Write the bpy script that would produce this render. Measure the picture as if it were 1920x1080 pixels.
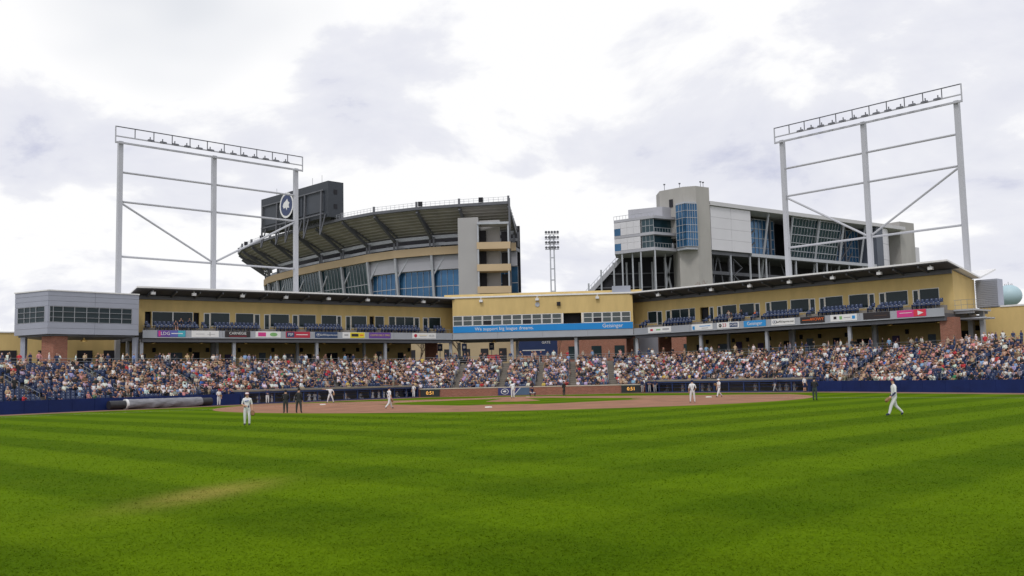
import bpy, bmesh, math, random
import numpy as np
from mathutils import Vector, Matrix
random.seed(7); RNG = np.random.default_rng(11)
for o in list(bpy.data.objects): bpy.data.objects.remove(o)
S = bpy.context.scene; COL = S.collection

# ---------------------------------------------------------------- camera
F_PX, CAM_H, ROLL, TP = 1800.0, 2.35, math.atan(0.022), 168 / 1800.0
P_ = math.atan(TP)
fw = Vector((0, math.cos(P_), math.sin(P_))); rt0 = Vector((1, 0, 0)); up0 = rt0.cross(fw)
rt = math.cos(ROLL) * rt0 - math.sin(ROLL) * up0
up = math.sin(ROLL) * rt0 + math.cos(ROLL) * up0
cam = bpy.data.cameras.new('camera'); co = bpy.data.objects.new('camera', cam); COL.objects.link(co)
cam.sensor_width = 36; cam.lens = 36 * F_PX / 1920; cam.clip_end = 8000
M = Matrix((rt, up, -fw)).transposed().to_4x4(); M.translation = (0, 0, CAM_H); co.matrix_world = M
S.camera = co
# ---------------------------------------------------------------- light
SUN_EL, SUN_AZ = math.radians(52), math.radians(200)      # azimuth clockwise from +Y
W = bpy.data.worlds.new('World'); S.world = W; W.use_nodes = True
nt = W.node_tree; N = nt.nodes; L = nt.links; N.clear()
out = N.new('ShaderNodeOutputWorld'); bg = N.new('ShaderNodeBackground'); bg.inputs[1].default_value = 0.1
sky = N.new('ShaderNodeTexSky'); sky.sky_type = 'NISHITA'; sky.sun_disc = False
sky.sun_elevation = SUN_EL; sky.sun_rotation = SUN_AZ
tc = N.new('ShaderNodeTexCoord'); sep = N.new('ShaderNodeSeparateXYZ'); L.new(tc.outputs['Generated'], sep.inputs[0])
def mth(op, a, b=None, nt_=None, clamp=False):
    t = (nt_ or nt); n = t.nodes.new('ShaderNodeMath'); n.operation = op; n.use_clamp = clamp
    for i, q in enumerate((a, b)):
        if q is None: continue
        if isinstance(q, (int, float)): n.inputs[i].default_value = q
        else: t.links.new(q, n.inputs[i])
    return n.outputs[0]
den = mth('ADD', mth('MAXIMUM', sep.outputs[2], 0.0), 0.32)
cx = mth('DIVIDE', sep.outputs[0], den); cy = mth('DIVIDE', sep.outputs[1], den)
cmb = N.new('ShaderNodeCombineXYZ'); L.new(cx, cmb.inputs[0]); L.new(cy, cmb.inputs[1]); cmb.inputs[2].default_value = 3.7
def noise(scale, detail, rough, vec, dist=0.0, t=None):
    t = t or nt; n = t.nodes.new('ShaderNodeTexNoise'); n.inputs['Scale'].default_value = scale
    n.inputs['Detail'].default_value = detail; n.inputs['Roughness'].default_value = rough; n.inputs['Distortion'].default_value = dist
    if vec is not None: t.links.new(vec, n.inputs['Vector'])
    return n.outputs[0]
def ramp(fac, stops, t=None):
    t = t or nt; n = t.nodes.new('ShaderNodeValToRGB'); e = n.color_ramp.elements
    while len(e) < len(stops): e.new(0.5)
    for i, (p, c) in enumerate(stops): e[i].position = p; e[i].color = (*c, 1) if len(c) == 3 else c
    t.links.new(fac, n.inputs[0]); return n.outputs[0]
def mix(fac, a, b, t=None, mode='MIX'):
    t = t or nt; n = t.nodes.new('ShaderNodeMix'); n.data_type = 'RGBA'; n.blend_type = mode
    for i, q in ((0, fac), (6, a), (7, b)):
        if isinstance(q, (int, float)): n.inputs[i].default_value = q
        elif isinstance(q, tuple): n.inputs[i].default_value = (*q, 1)
        else: t.links.new(q, n.inputs[i])
    return n.outputs[2]
n1 = noise(2.1, 9, 0.56, cmb.outputs[0], 0.25)
shade = ramp(n1, [(0.47, (0, 0, 0)), (0.52, (.34, .34, .34)), (0.60, (.48, .48, .48)), (0.66, (.9, .9, .9)), (0.74, (1, 1, 1))])
cloud = mix(shade, (10.0, 10.0, 10.1), (5.5, 5.75, 7.3))
n2 = noise(0.9, 4, 0.5, cmb.outputs[0])
gap = ramp(n2, [(0.64, (0, 0, 0)), (0.78, (.35, .35, .35))])
skyc = mix(gap, cloud, sky.outputs[0])
L.new(skyc, bg.inputs[0]); L.new(bg.outputs[0], out.inputs[0])
sl = bpy.data.lights.new('sun', 'SUN'); sl.energy = 1.3; sl.angle = math.radians(14); sl.color = (1, .96, .9)
so = bpy.data.objects.new('sun', sl); COL.objects.link(so)
sd = Vector((math.sin(SUN_AZ) * math.cos(SUN_EL), math.cos(SUN_AZ) * math.cos(SUN_EL), math.sin(SUN_EL)))
so.rotation_euler = sd.to_track_quat('Z', 'Y').to_euler(); so.location = (0, -40, 90)
S.view_settings.view_transform = 'Standard'; S.view_settings.look = 'None'
S.view_settings.exposure = 0.0; S.view_settings.gamma = 1; S.view_settings.use_curve_mapping = False

# ---------------------------------------------------------------- materials
MATS = {}
def mat(name, col, rough=0.7, var=0.12, scale=1.5, metal=0.0, bump=0.0, bscale=30, col2=None, emit=0, spec=None, stretch=None):
    if name in MATS: return MATS[name]
    m = bpy.data.materials.new(name); m.use_nodes = True; t = m.node_tree; b = t.nodes['Principled BSDF']
    b.inputs['Roughness'].default_value = rough; b.inputs['Metallic'].default_value = metal
    if spec is not None: b.inputs['Specular IOR Level'].default_value = spec
    tcn = t.nodes.new('ShaderNodeTexCoord'); vec = tcn.outputs['Object']
    if stretch:
        mp = t.nodes.new('ShaderNodeMapping'); mp.inputs['Scale'].default_value = stretch; t.links.new(vec, mp.inputs[0]); vec = mp.outputs[0]
    n = noise(scale, 5, 0.6, vec, 0, t)
    dark = tuple(c * (1 - var) for c in col); lite = tuple(min(1, c * (1 + var)) for c in col) if col2 is None else col2
    c = ramp(n, [(0.3, dark), (0.7, lite)], t); t.links.new(c, b.inputs['Base Color'])
    if bump:
        n2 = noise(bscale, 4, .6, vec, 0, t); bp = t.nodes.new('ShaderNodeBump'); bp.inputs['Strength'].default_value = bump
        bp.inputs['Distance'].default_value = .05; t.links.new(n2, bp.inputs['Height']); t.links.new(bp.outputs[0], b.inputs['Normal'])
    if emit:
        b.inputs['Emission Color'].default_value = (*col, 1); b.inputs['Emission Strength'].default_value = emit
    MATS[name] = m; return m
def col_mat(name):
    m = bpy.data.materials.new(name); m.use_nodes = True; t = m.node_tree; b = t.nodes['Principled BSDF']
    a = t.nodes.new('ShaderNodeAttribute'); a.attribute_name = 'Col'; t.links.new(a.outputs[0], b.inputs['Base Color'])
    b.inputs['Roughness'].default_value = .75; return m
def brick_mat():
    m = bpy.data.materials.new('brick'); m.use_nodes = True; t = m.node_tree; b = t.nodes['Principled BSDF']
    tcn = t.nodes.new('ShaderNodeTexCoord'); s = t.nodes.new('ShaderNodeSeparateXYZ'); t.links.new(tcn.outputs['Object'], s.inputs[0])
    c = t.nodes.new('ShaderNodeCombineXYZ'); t.links.new(mth('ADD', s.outputs[0], s.outputs[1], t), c.inputs[0]); t.links.new(s.outputs[2], c.inputs[1])
    br = t.nodes.new('ShaderNodeTexBrick'); t.links.new(c.outputs[0], br.inputs['Vector'])
    br.inputs['Color1'].default_value = (.20, .062, .036, 1); br.inputs['Color2'].default_value = (.29, .10, .06, 1); br.inputs['Mortar'].default_value = (.34, .27, .22, 1)
    br.inputs['Scale'].default_value = 1; br.inputs['Brick Width'].default_value = .3; br.inputs['Row Height'].default_value = .1; br.inputs['Mortar Size'].default_value = .008
    t.links.new(br.outputs[0], b.inputs['Base Color']); b.inputs['Roughness'].default_value = .85; return m
BRICK = brick_mat()
CROWD = col_mat('clothing')
YEL = mat('cream_stucco', (.60, .445, .19), .85, .10, .5, bump=.15, bscale=12, stretch=(1.4, 1.4, .35))
GREYP = mat('grey_metal_panel', (.33, .35, .42), .45, .06, .3, .3)
STEEL = mat('painted_steel', (.40, .42, .46), .45, .08, .6, .2)
STEELD = mat('dark_steel', (.12, .125, .145), .5, .15, .4, .2)
FASC = mat('fascia_metal', (.36, .38, .42), .45, .06, .4, .25)
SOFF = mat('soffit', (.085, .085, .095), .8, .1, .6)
WHITE = mat('white_paint', (.72, .72, .73), .5, .05, .8)
ROOFW = mat('roof_edge', (.75, .75, .76), .5, .06, .5)
GLASS = mat('dark_glass', (.02, .034, .04), .08, .3, .2, .0, spec=.22)
GLASS2 = mat('press_glass', (.03, .045, .045), .05, .3, .2, spec=.75)
GLASST = mat('teal_glass', (.02, .05, .065), .1, .25, .08, .2)
GLASSB = mat('blue_glass', (.035, .115, .23), .12, .35, .06, .4)
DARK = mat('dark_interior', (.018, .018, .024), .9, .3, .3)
NAVY = mat('navy_padding', (.008, .02, .10), .6, .2, .6, spec=.2)
NAVYP = mat('navy_paint', (.016, .035, .12), .45, .1, .5)
CONC = mat('concrete', (.22, .20, .18), .9, .15, .6, bump=.2, bscale=8)
CONCW = mat('pale_concrete', (.37, .36, .345), .85, .14, .15, stretch=(1, 1, .3))
STAD = mat('stadium_tan', (.50, .38, .24), .85, .06, .15)
STADG = mat('stadium_grey_panel', (.40, .405, .45), .6, .07, .1, .15)
DECK = mat('deck_underside', (.30, .285, .262), .85, .15, .2)
RUST = mat('dirt', (.26, .12, .066), .95, .28, .4, bump=.3, bscale=20)
TRACK = mat('warning_track', (.20, .105, .07), .95, .15, .7)
WOODD = mat('bark', (.11, .08, .06), .9, .25, 2)
LAMPW = mat('lamp_glow', (1, .75, .3), .4, .02, 1, emit=.8)
LAMPC = mat('copper_shade', (.35, .22, .06), .4, .1, 2, .5)
SEATM = mat('navy_seat_plastic', (.013, .03, .095), .4, .18, 3)
GLINT = mat('seat_glint', (.32, .36, .45), .4, .05, 3)  # pale tone standing in for highlights on the glossy seats
def grass_mat():
    m = bpy.data.materials.new('mown_grass'); m.use_nodes = True; t = m.node_tree; b = t.nodes['Principled BSDF']
    tcn = t.nodes.new('ShaderNodeTexCoord'); vec = tcn.outputs['Object']
    s = t.nodes.new('ShaderNodeSeparateXYZ'); t.links.new(vec, s.inputs[0]); x, y = s.outputs[0], s.outputs[1]
    wob = mth('MULTIPLY', mth('SUBTRACT', noise(.12, 3, .5, vec, 0, t), .5, t), .7, t)
    def stripe(a, bb, per, ph):
        q = mth('ADD', mth('ADD', mth('MULTIPLY', x, a, t), mth('MULTIPLY', y, bb, t), t), wob, t)
        sn = mth('SINE', mth('ADD', mth('MULTIPLY', q, 2 * math.pi / per, t), ph, t), None, t)
        return mth('ADD', mth('MULTIPLY', mth('MAXIMUM', mth('MINIMUM', mth('MULTIPLY', sn, 3.0, t), 1, t), -1, t), .5, t), .5, t)
    s1 = stripe(.70, .71, 5.6, .4); s2 = stripe(-.71, .70, 5.6, 1.1)
    big = noise(.05, 3, .5, vec, 0, t)
    # left of the outfield one set of stripes dominates, the cross set right of it
    wl = mth('ADD', mth('MULTIPLY', x, -.04, t), .5, t, True)
    st = mth('ADD', mth('MULTIPLY', s1, mth('ADD', mth('MULTIPLY', wl, .84, t), .08, t), t), mth('MULTIPLY', s2, mth('SUBTRACT', .92, mth('MULTIPLY', wl, .84, t), t), t), t)
    mid = noise(1.3, 5, .7, vec, 0, t); c = mix(st, (.058, .110, .0012), (.097, .166, .002), t); c = mix(.6, c, mix(mid, (.55, .6, .5), (1.45, 1.4, 1.4), t), t, 'MULTIPLY')
    patch = noise(.35, 5, .65, vec, 0, t)
    c = mix(mth('MULTIPLY', ramp(patch, [(.42, (0, 0, 0)), (.75, (1, 1, 1))], t), .3, t), c, (.12, .17, .004), t)
    c = mix(mth('MULTIPLY', ramp(big, [(.35, (0, 0, 0)), (.7, (1, 1, 1))], t), .25, t), c, (.045, .11, .001), t)
    # worn straw-coloured spot in the outfield
    dx, dy = mth('ADD', x, 6.7, t), mth('SUBTRACT', y, 21.2, t)
    u = mth('ADD', mth('MULTIPLY', dx, .23, t), mth('MULTIPLY', dy, .97, t), t); v = mth('SUBTRACT', mth('MULTIPLY', dx, .97, t), mth('MULTIPLY', dy, .23, t), t)
    r2 = mth('ADD', mth('POWER', mth('DIVIDE', u, 2.4, t), 2, t), mth('POWER', mth('DIVIDE', v, .8, t), 2, t), t)
    ws = mth('MULTIPLY', mth('POWER', 2.718, mth('MULTIPLY', r2, -1, t), t), mth('ADD', noise(1.6, 5, .7, vec, 0, t), .25, t), t, True)
    c = mix(mth('MULTIPLY', ws, .7, t), c, (.34, .27, .07), t)
    fine = noise(9, 6, .75, vec, 0, t); c = mix(.32, c, mix(fine, (.3, .35, .3), (1.7, 1.65, 1.6), t), t, 'MULTIPLY')
    f2 = noise(45, 3, .7, vec, 0, t); c = mix(.22, c, mix(f2, (.4, .4, .4), (1.6, 1.6, 1.6), t), t, 'MULTIPLY')
    t.links.new(c, b.inputs['Base Color']); b.inputs['Roughness'].default_value = 1; b.inputs['Specular IOR Level'].default_value = .02
    bp = t.nodes.new('ShaderNodeBump'); bp.inputs['Strength'].default_value = .3; bp.inputs['Distance'].default_value = .03
    t.links.new(noise(40, 4, .7, vec, 0, t), bp.inputs['Height']); t.links.new(bp.outputs[0], b.inputs['Normal'])
    return m
GRASS = grass_mat()

# ---------------------------------------------------------------- mesh helpers
class MB:
    def __init__(s): s.v, s.f, s.m = [], [], []
    def quad(s, *p, mi=0):
        n = len(s.v); s.v += [tuple(q) for q in p]; s.f.append(tuple(range(n, n + len(p)))); s.m.append(mi); return s
    def hexa(s, p, mi=0):   # 8 points: bottom 0-3, top 4-7
        n = len(s.v); s.v += [tuple(q) for q in p]
        for f in ((3, 2, 1, 0), (4, 5, 6, 7), (0, 1, 5, 4), (1, 2, 6, 5), (2, 3, 7, 6), (3, 0, 4, 7)):
            s.f.append(tuple(n + i for i in f)); s.m.append(mi)
        return s
    def box(s, x0, x1, y0, y1, z0, z1, mi=0):
        return s.hexa([(x0, y0, z0), (x1, y0, z0), (x1, y1, z0), (x0, y1, z0), (x0, y0, z1), (x1, y0, z1), (x1, y1, z1), (x0, y1, z1)], mi)
    def prism(s, poly, z0, z1, mi=0):
        n = len(s.v); k = len(poly)
        a = sum(poly[i][0] * poly[(i + 1) % k][1] - poly[(i + 1) % k][0] * poly[i][1] for i in range(k))
        if a < 0: poly = poly[::-1]
        s.v += [(x, y, z0) for x, y in poly] + [(x, y, z1) for x, y in poly]
        s.f.append(tuple(range(n + k - 1, n - 1, -1))); s.f.append(tuple(range(n + k, n + 2 * k))); s.m += [mi, mi]
        for i in range(k):
            j = (i + 1) % k; s.f.append((n + i, n + j, n + k + j, n + k + i)); s.m.append(mi)
        return s
    def beam(s, p, q, w, h=None, mi=0):
        p, q = Vector(p), Vector(q); h = h or w; d = (q - p).normalized()
        a = d.cross(Vector((0, 0, 1))); a = Vector((1, 0, 0)) if a.length < 1e-3 else a.normalized(); b = a.cross(d)
        c = lambda o, i, j: o + a * (i * w / 2) + b * (j * h / 2)
        return s.hexa([c(p, -1, -1), c(p, 1, -1), c(q, 1, -1), c(q, -1, -1), c(p, -1, 1), c(p, 1, 1), c(q, 1, 1), c(q, -1, 1)], mi)
    def tube(s, p, q, r0, r1=None, n=8, mi=0, cap=True):
        p, q = Vector(p), Vector(q); r1 = r0 if r1 is None else r1; d = (q - p).normalized()
        a = d.cross(Vector((0, 0, 1))); a = Vector((1, 0, 0)) if a.length < 1e-3 else a.normalized(); b = a.cross(d); k = len(s.v)
        for o, r in ((p, r0), (q, r1)):
            for i in range(n):
                t = 2 * math.pi * i / n; s.v.append(tuple(o + a * (r * math.cos(t)) + b * (r * math.sin(t))))
        for i in range(n):
            j = (i + 1) % n; s.f.append((k + j, k + i, k + n + i, k + n + j)); s.m.append(mi)
        if cap: s.f.append(tuple(k + i for i in range(n))); s.f.append(tuple(k + n + n - 1 - i for i in range(n))); s.m += [mi, mi]
        return s
    def lathe(s, prof, n=14, o=(0, 0, 0), mi=0):
        k = len(s.v)
        for r, z in prof:
            for i in range(n):
                t = 2 * math.pi * i / n; s.v.append((o[0] + r * math.cos(t), o[1] + r * math.sin(t), o[2] + z))
        for a in range(len(prof) - 1):
            for i in range(n):
                j = (i + 1) % n; s.f.append((k + a * n + i, k + a * n + j, k + (a + 1) * n + j, k + (a + 1) * n + i)); s.m.append(mi)
        return s
    def build(s, name, mats, parent=None, smooth=False):
        me = bpy.data.meshes.new(name); me.from_pydata(s.v, [], s.f)
        for m in (mats if isinstance(mats, (list, tuple)) else [mats]): me.materials.append(m)
        me.polygons.foreach_set('material_index', s.m)
        if smooth: me.polygons.foreach_set('use_smooth', [True] * len(s.f))
        o = bpy.data.objects.new(name, me); COL.objects.link(o)
        if parent: o.parent = parent
        return o
def tag(o, label=None, cat=None, group=None, kind=None):
    if label: o['label'] = label
    if cat: o['category'] = cat
    if group: o['group'] = group
    if kind: o['kind'] = kind
    return o
def thing(name, label, cat, loc=(0, 0, 0), rz=0, group=None):
    o = bpy.data.objects.new(name, None); COL.objects.link(o); o.location = loc; o.rotation_euler = (0, 0, rz)
    o.empty_display_size = .2
    return tag(o, label, cat, group)
def text(body, size, material, parent, loc, name='lettering', align='CENTER', ext=.01, rot=(math.pi / 2, 0, 0), sx=1.0):
    c = bpy.data.curves.new(name, 'FONT'); c.body = body; c.size = size; c.align_x = align; c.align_y = 'CENTER'; c.extrude = ext; c.resolution_u = 2
    o = bpy.data.objects.new(name, c); COL.objects.link(o); bpy.context.view_layer.update()
    me = bpy.data.meshes.new_from_object(o.evaluated_get(bpy.context.evaluated_depsgraph_get()))
    bpy.data.objects.remove(o); bpy.data.curves.remove(c)
    me.materials.clear(); me.materials.append(material)
    o = bpy.data.objects.new(name, me); COL.objects.link(o); o.parent = parent; o.location = loc; o.rotation_euler = rot; o.scale = (sx, 1, 1)
    return o
def miters(path, side=1):
    p = np.array(path, float); d = np.diff(p, axis=0); d /= np.linalg.norm(d, axis=1)[:, None]; n = np.stack([-d[:, 1], d[:, 0]], 1) * side
    m = [n[0]]
    for i in range(1, len(p) - 1):
        b = n[i - 1] + n[i]; b /= np.linalg.norm(b); m.append(b / max(.3, b @ n[i]))
    m.append(n[-1]); return p, np.array(m), n
def strip(mb, P, Mi, o0, z0, o1, z1, mi=0, flip=False):
    a = P + Mi * o0; b = P + Mi * o1
    for i in range(len(P) - 1):
        q = [(*a[i], z0), (*a[i + 1], z0), (*b[i + 1], z1), (*b[i], z1)]
        mb.quad(*(q[::-1] if flip else q), mi=mi)

# ---------------------------------------------------------------- the field
FRONT = [(-66, 46), (-52, 76), (-46.6, 87.2), (-41.5, 95.5), (-33, 106.5), (-12.4, 130), (16.6, 128), (36.5, 107.5), (45, 85.4), (49.5, 74), (60, 46)]
FP, FM, FN = miters(FRONT, 1)
SEGL = np.hypot(*np.diff(FP, axis=0).T); CUM = np.r_[0, np.cumsum(SEGL)]
S0 = CUM[1]                                     # s is counted from (-52, 76)
def seg_of(s):
    s = s + S0; i = int(np.clip(np.searchsorted(CUM, s) - 1, 0, len(SEGL) - 1)); return i, (s - CUM[i]) / SEGL[i]
def at_front(s, off=0, z=0):
    i, u = seg_of(s); a = FP[i] + (FP[i + 1] - FP[i]) * u + FN[i] * off; return (a[0], a[1], z)
g = MB(); g.quad((-3000, -3000, -.95), (3000, -3000, -.95), (3000, 3000, -.95), (-3000, 3000, -.95))
tag(g.build('ground', mat('far_ground', (.10, .11, .05), .9, .3, .01)), kind='structure')
g = MB(); g.quad(*[(x, y, 0) for x, y in [(66, -70)] + [tuple(p) for p in FP[::-1]] + [(-70, -70)]])
o = g.build('outfield_grass', GRASS); tag(o, 'mown striped baseball outfield grass', kind='structure')
def sheet(name, poly, z, m, label=None):
    b = MB(); b.quad(*[(x, y, z) for x, y in poly]); o = b.build(name, m); return tag(o, label, kind='structure')
HOME = Vector((1.6, 116)); AX = Vector((-.095, -.9955)); PX = Vector((.9955, -.095))
def dia(a, b): p = HOME + AX * a + PX * b; return (p.x, p.y)      # a: home towards second, b: towards first-base side
RUB = dia(18.44, 0)
arc = []
for i in range(49):
    th = math.radians(-102 + 204 * i / 48); arc.append((18.44 + 29 * math.cos(th), 29 * math.sin(th)))
poly = [dia(a, b) for a, b in arc] + [dia(1.5, 6), dia(-3, 3), dia(-4, 0), dia(-3, -3), dia(1.5, -6)]
sheet('infield_dirt', poly, .004, RUST)
q = []
for cxx, cyy, t0 in ((4.5, 0, None), (19.4, 17.6, 1), (36.6, 0, 2), (19.4, -17.6, 3)):
    if t0 is None:
        q += [dia(7.4, -3.2), dia(8.2, 0), dia(7.4, 3.2)]
    elif t0 == 1: q += [dia(17.2, 13.2), dia(18.4, 11.9), dia(20.4, 11.9), dia(21.6, 13.2)]
    elif t0 == 2: q += [dia(31.4, 3.4), dia(30.6, 1.8), dia(30.6, -1.8), dia(31.4, -3.4)]
    else: q += [dia(21.6, -13.2), dia(20.4, -11.9), dia(18.4, -11.9), dia(17.2, -13.2)]
sheet('infield_grass', q, .008, GRASS)
mo = MB(); mo.lathe([(2.75, 0), (2.0, .12), (.9, .25), (.001, .255)], 28)
o = mo.build('pitching_mound', RUST, smooth=True); o.location = (*RUB, .008); tag(o, kind='structure')
tk = MB(); strip(tk, FP, FM, -3.6, .004, -.02, .004, flip=True); tag(tk.build('warning_track', TRACK), kind='structure')
CH = mat('chalk', (.75, .74, .7), .9, .1, 3)
for sgn, nm in ((1, 'foul_line'), (-1, 'foul_line')):
    b = MB(); p0 = Vector(dia(.6, .6 * sgn)); p1 = Vector(dia(62, 62 * sgn)) ; d = (p1 - p0).normalized(); n = Vector((-d.y, d.x)) * .05
    b.quad((*(p0 - n), .013), (*(p1 - n), .013), (*(p1 + n), .013), (*(p0 + n), .013)); tag(b.build('foul_line', CH), kind='structure')
BASEM = mat('base_white', (.78, .78, .76), .6, .05, 5)
for nm, (a, b_) , lab in (('first', (19.4, 19.4), 'white first base bag beside the striding first baseman'), ('second', (38.8, 0), 'white second base bag on the dirt in front of the mound'), ('third', (19.4, -19.4), 'white third base bag beside the throwing third baseman')):
    b = MB(); b.prism([(-.21, -.21), (.21, -.21), (.21, .21), (-.21, .21)], 0, .09); x, y = dia(a, b_)
    b.v = [((vx * (.93 if vz > .01 else 1)), (vy * (.93 if vz > .01 else 1)), vz) for vx, vy, vz in b.v]
    o = b.build('base_bag', BASEM); o.location = (x, y, .0045); o.rotation_euler = (0, 0, math.radians(45)); tag(o, lab, 'base')
b = MB(); b.prism([(-.22, 0), (-.22, -.22), (.22, -.22), (.22, 0), (0, .22)], 0, .02); o = b.build('home_plate', BASEM); o.location = (HOME.x, HOME.y, .0045)
tag(o, 'white home plate on the dirt in front of the catcher', 'base')

# blades of the mown turf, thick near the outfield and thinning with distance
NB = 330000; inv = RNG.uniform(1 / 75, 1 / 8.0, NB); dd = 1 / inv; an = RNG.uniform(-.66, .66, NB); bx, by = dd * np.tan(an), dd
ok = (by < 66); bx, by, dd = bx[ok], by[ok], dd[ok]; NB = len(bx); yaw = RNG.uniform(0, math.pi, NB); hh = RNG.uniform(.008, .018, NB) * (1 + dd / 60); ww = RNG.uniform(.5, 1.2, NB) * .0055 * (dd / 10) ** .9; lx, ly = RNG.normal(0, .035, NB), RNG.normal(0, .035, NB)
V3 = np.empty((NB, 3, 3), np.float32); V3[:, 0] = np.stack([bx - np.cos(yaw) * ww, by - np.sin(yaw) * ww, np.full(NB, .001)], 1); V3[:, 1] = np.stack([bx + np.cos(yaw) * ww, by + np.sin(yaw) * ww, np.full(NB, .001)], 1); V3[:, 2] = np.stack([bx + lx, by + ly, hh], 1)
me = bpy.data.meshes.new('grass_blades'); me.vertices.add(NB * 3); me.vertices.foreach_set('co', V3.ravel()); me.loops.add(NB * 3); me.loops.foreach_set('vertex_index', np.arange(NB * 3, dtype=np.int32)); me.polygons.add(NB); me.polygons.foreach_set('loop_start', np.arange(0, NB * 3, 3, dtype=np.int32)); me.update(calc_edges=True); me.materials.append(GRASS)
o = bpy.data.objects.new('grass_blades', me); COL.objects.link(o); tag(o, 'short mown grass blades over the outfield', 'grass', kind='stuff')

# ---------------------------------------------------------------- grandstand bowl
NROW, TREAD, RISE, OFF0, Z0 = 14, .86, .275, 1.0, .62
row_off = lambda k: OFF0 + TREAD * k
row_z = lambda k: Z0 + RISE * k
BACK = row_off(NROW); ZC = 4.5
AIS = [18.1, 27.2, 36.6, 46.8, 56.0, 71.6, 77.8, 83.0, 87.6, 93.0, 105.0, 114.2, 124.6, 138.0]
DUG = ((39.5, 66.5), (97.5, 121.0))             # s ranges of the dugouts
in_dug = lambda s: any(a - .2 <= s <= b + .2 for a, b in DUG)
st = MB()
def seg_strip(mb, i, u0, u1, o0, z0, o1, z1):
    a0, a1, b0, b1 = FP[i] + FM[i] * o0, FP[i + 1] + FM[i + 1] * o0, FP[i] + FM[i] * o1, FP[i + 1] + FM[i + 1] * o1
    L_ = lambda p, q, u: p + (q - p) * u
    mb.quad((*L_(b0, b1, u0), z1), (*L_(b0, b1, u1), z1), (*L_(a0, a1, u1), z0), (*L_(a0, a1, u0), z0))
for i in range(len(SEGL)):
    for k in range(NROW):
        spans = [(0, 1)]
        for a, b_ in DUG:
            if k < 2 and CUM[i] - S0 < a and b_ < CUM[i + 1] - S0:
                spans = [(0, (a + S0 - CUM[i]) / SEGL[i]), ((b_ + S0 - CUM[i]) / SEGL[i], 1)]
        for u0, u1 in spans:
            seg_strip(st, i, u0, u1, row_off(k) , row_z(k - 1) if k and k != 2 else -.9, row_off(k) + .001, row_z(k))
            seg_strip(st, i, u0, u1, row_off(k) + .001, row_z(k), row_off(k + 1), row_z(k))
strip(st, FP, FM, BACK, row_z(NROW - 1), BACK + .001, ZC, flip=True)
stand = tag(st.build('grandstand', CONC), kind='structure')
pl = MB(); strip(pl, FP, FM, BACK + .001, ZC, 34, ZC, flip=True); tag(pl.build('concourse_floor', CONC), kind='structure')
pl = MB(); strip(pl, FP, FM, 34, ZC - .01, 1500, ZC - .01, flip=True); tag(pl.build('street_ground', mat('plaza_ground', (.12, .13, .07), .9, .35, .02)), kind='structure')
RAILM = mat('rail_steel', (.30, .32, .35), .4, .1, 2, .4)
for s in AIS:
    i, u = seg_of(s); d = (FP[i + 1] - FP[i]) / SEGL[i]; n = FN[i]; base = FP[i] + (FP[i + 1] - FP[i]) * u
    b = MB()
    k0 = 2 if in_dug(s) else 0
    for k in range(k0, NROW):                     # half steps of the aisle stair, pale nosings
        for h in (0, 1):
            o0 = row_off(k) - .02 + h * TREAD / 2; zz = row_z(k) - (RISE / 2 if h == 0 else 0) + .012
            c = [base + d * sx + n * oo for sx, oo in ((-.45, o0), (.45, o0), (.45, o0 + TREAD / 2 + .02), (-.45, o0 + TREAD / 2 + .02))]
            b.prism([tuple(q) for q in c], zz - .16, zz)
    b.build('aisle_steps', mat('aisle_concrete', (.19, .17, .145), .9, .15, 1), stand)
    r = MB()
    for k in (k0 + 1, 5, 9):                      # handrails in short runs along the aisle edge
        pts = []
        for kk in (k, k + 1.5, k + 3):
            q = base - d * .55 + n * (row_off(kk)); pts.append((q[0], q[1], Z0 + RISE * kk))
        for q in pts: r.tube(q, (q[0], q[1], q[2] + .95), .022, n=5)
        for a_, b_ in zip(pts, pts[1:]):
            for h in (.5, .95): r.tube((a_[0], a_[1], a_[2] + h), (b_[0], b_[1], b_[2] + h), .022, n=5)
    r.build('handrail', RAILM, stand)
r = MB()                                           # rail along the back of the stand
for i in range(1, len(FP) - 2):
    a, b_ = FP[i] + FM[i] * (BACK + .1), FP[i + 1] + FM[i + 1] * (BACK + .1); nseg = max(1, int(np.hypot(*(b_ - a)) / 2.2))
    for j in range(nseg):
        p0 = a + (b_ - a) * j / nseg; p1 = a + (b_ - a) * (j + 1) / nseg
        r.tube((*p0, ZC), (*p0, ZC + 1.05), .025, n=5)
        for h in (.4, .72, 1.05): r.tube((*p0, ZC + h), (*p1, ZC + h), .018, n=5)
r.build('back_rail', RAILM, stand)

# ---------------------------------------------------------------- walls round the field
def wall_run(name, label, cat, s0, s1, h, thick, mats, step=2.4, part='pad', gap=.012, cap=None):
    x, y, _ = at_front((s0 + s1) / 2, thick / 2)
    t = thing(name, label, cat, (x, y, 0))
    s = s0; brk = [c - S0 for c in CUM if s0 < c - S0 < s1]
    edges = [s0] + brk + [s1]
    for a, b_ in zip(edges, edges[1:]):
        n = max(1, round((b_ - a) / step))
        for j in range(n):
            u0, u1 = a + (b_ - a) * j / n + gap, a + (b_ - a) * (j + 1) / n - gap
            i, _ = seg_of((u0 + u1) / 2)
            pa, pb = [FP[i] + (FP[i + 1] - FP[i]) * ((q + S0 - CUM[i]) / SEGL[i]) for q in (u0, u1)]
            m = MB(); m.prism([tuple(q - (x, y)) for q in (pa, pb, pb + FN[i] * thick, pa + FN[i] * thick)], -.02, h)
            m.build(part, mats, t)
            if cap:
                m = MB(); m.prism([tuple(q - (x, y)) for q in (pa - FN[i] * .05, pb - FN[i] * .05, pb + FN[i] * (thick + .05), pa + FN[i] * (thick + .05))], h + .002, h + .12); m.build('coping', cap, t)
    return t
wall_run('padded_wall', 'long navy padded wall behind the rolled grey tarp', 'wall', -24, 39.2, 1.22, .3, NAVY, 2.6)
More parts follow.
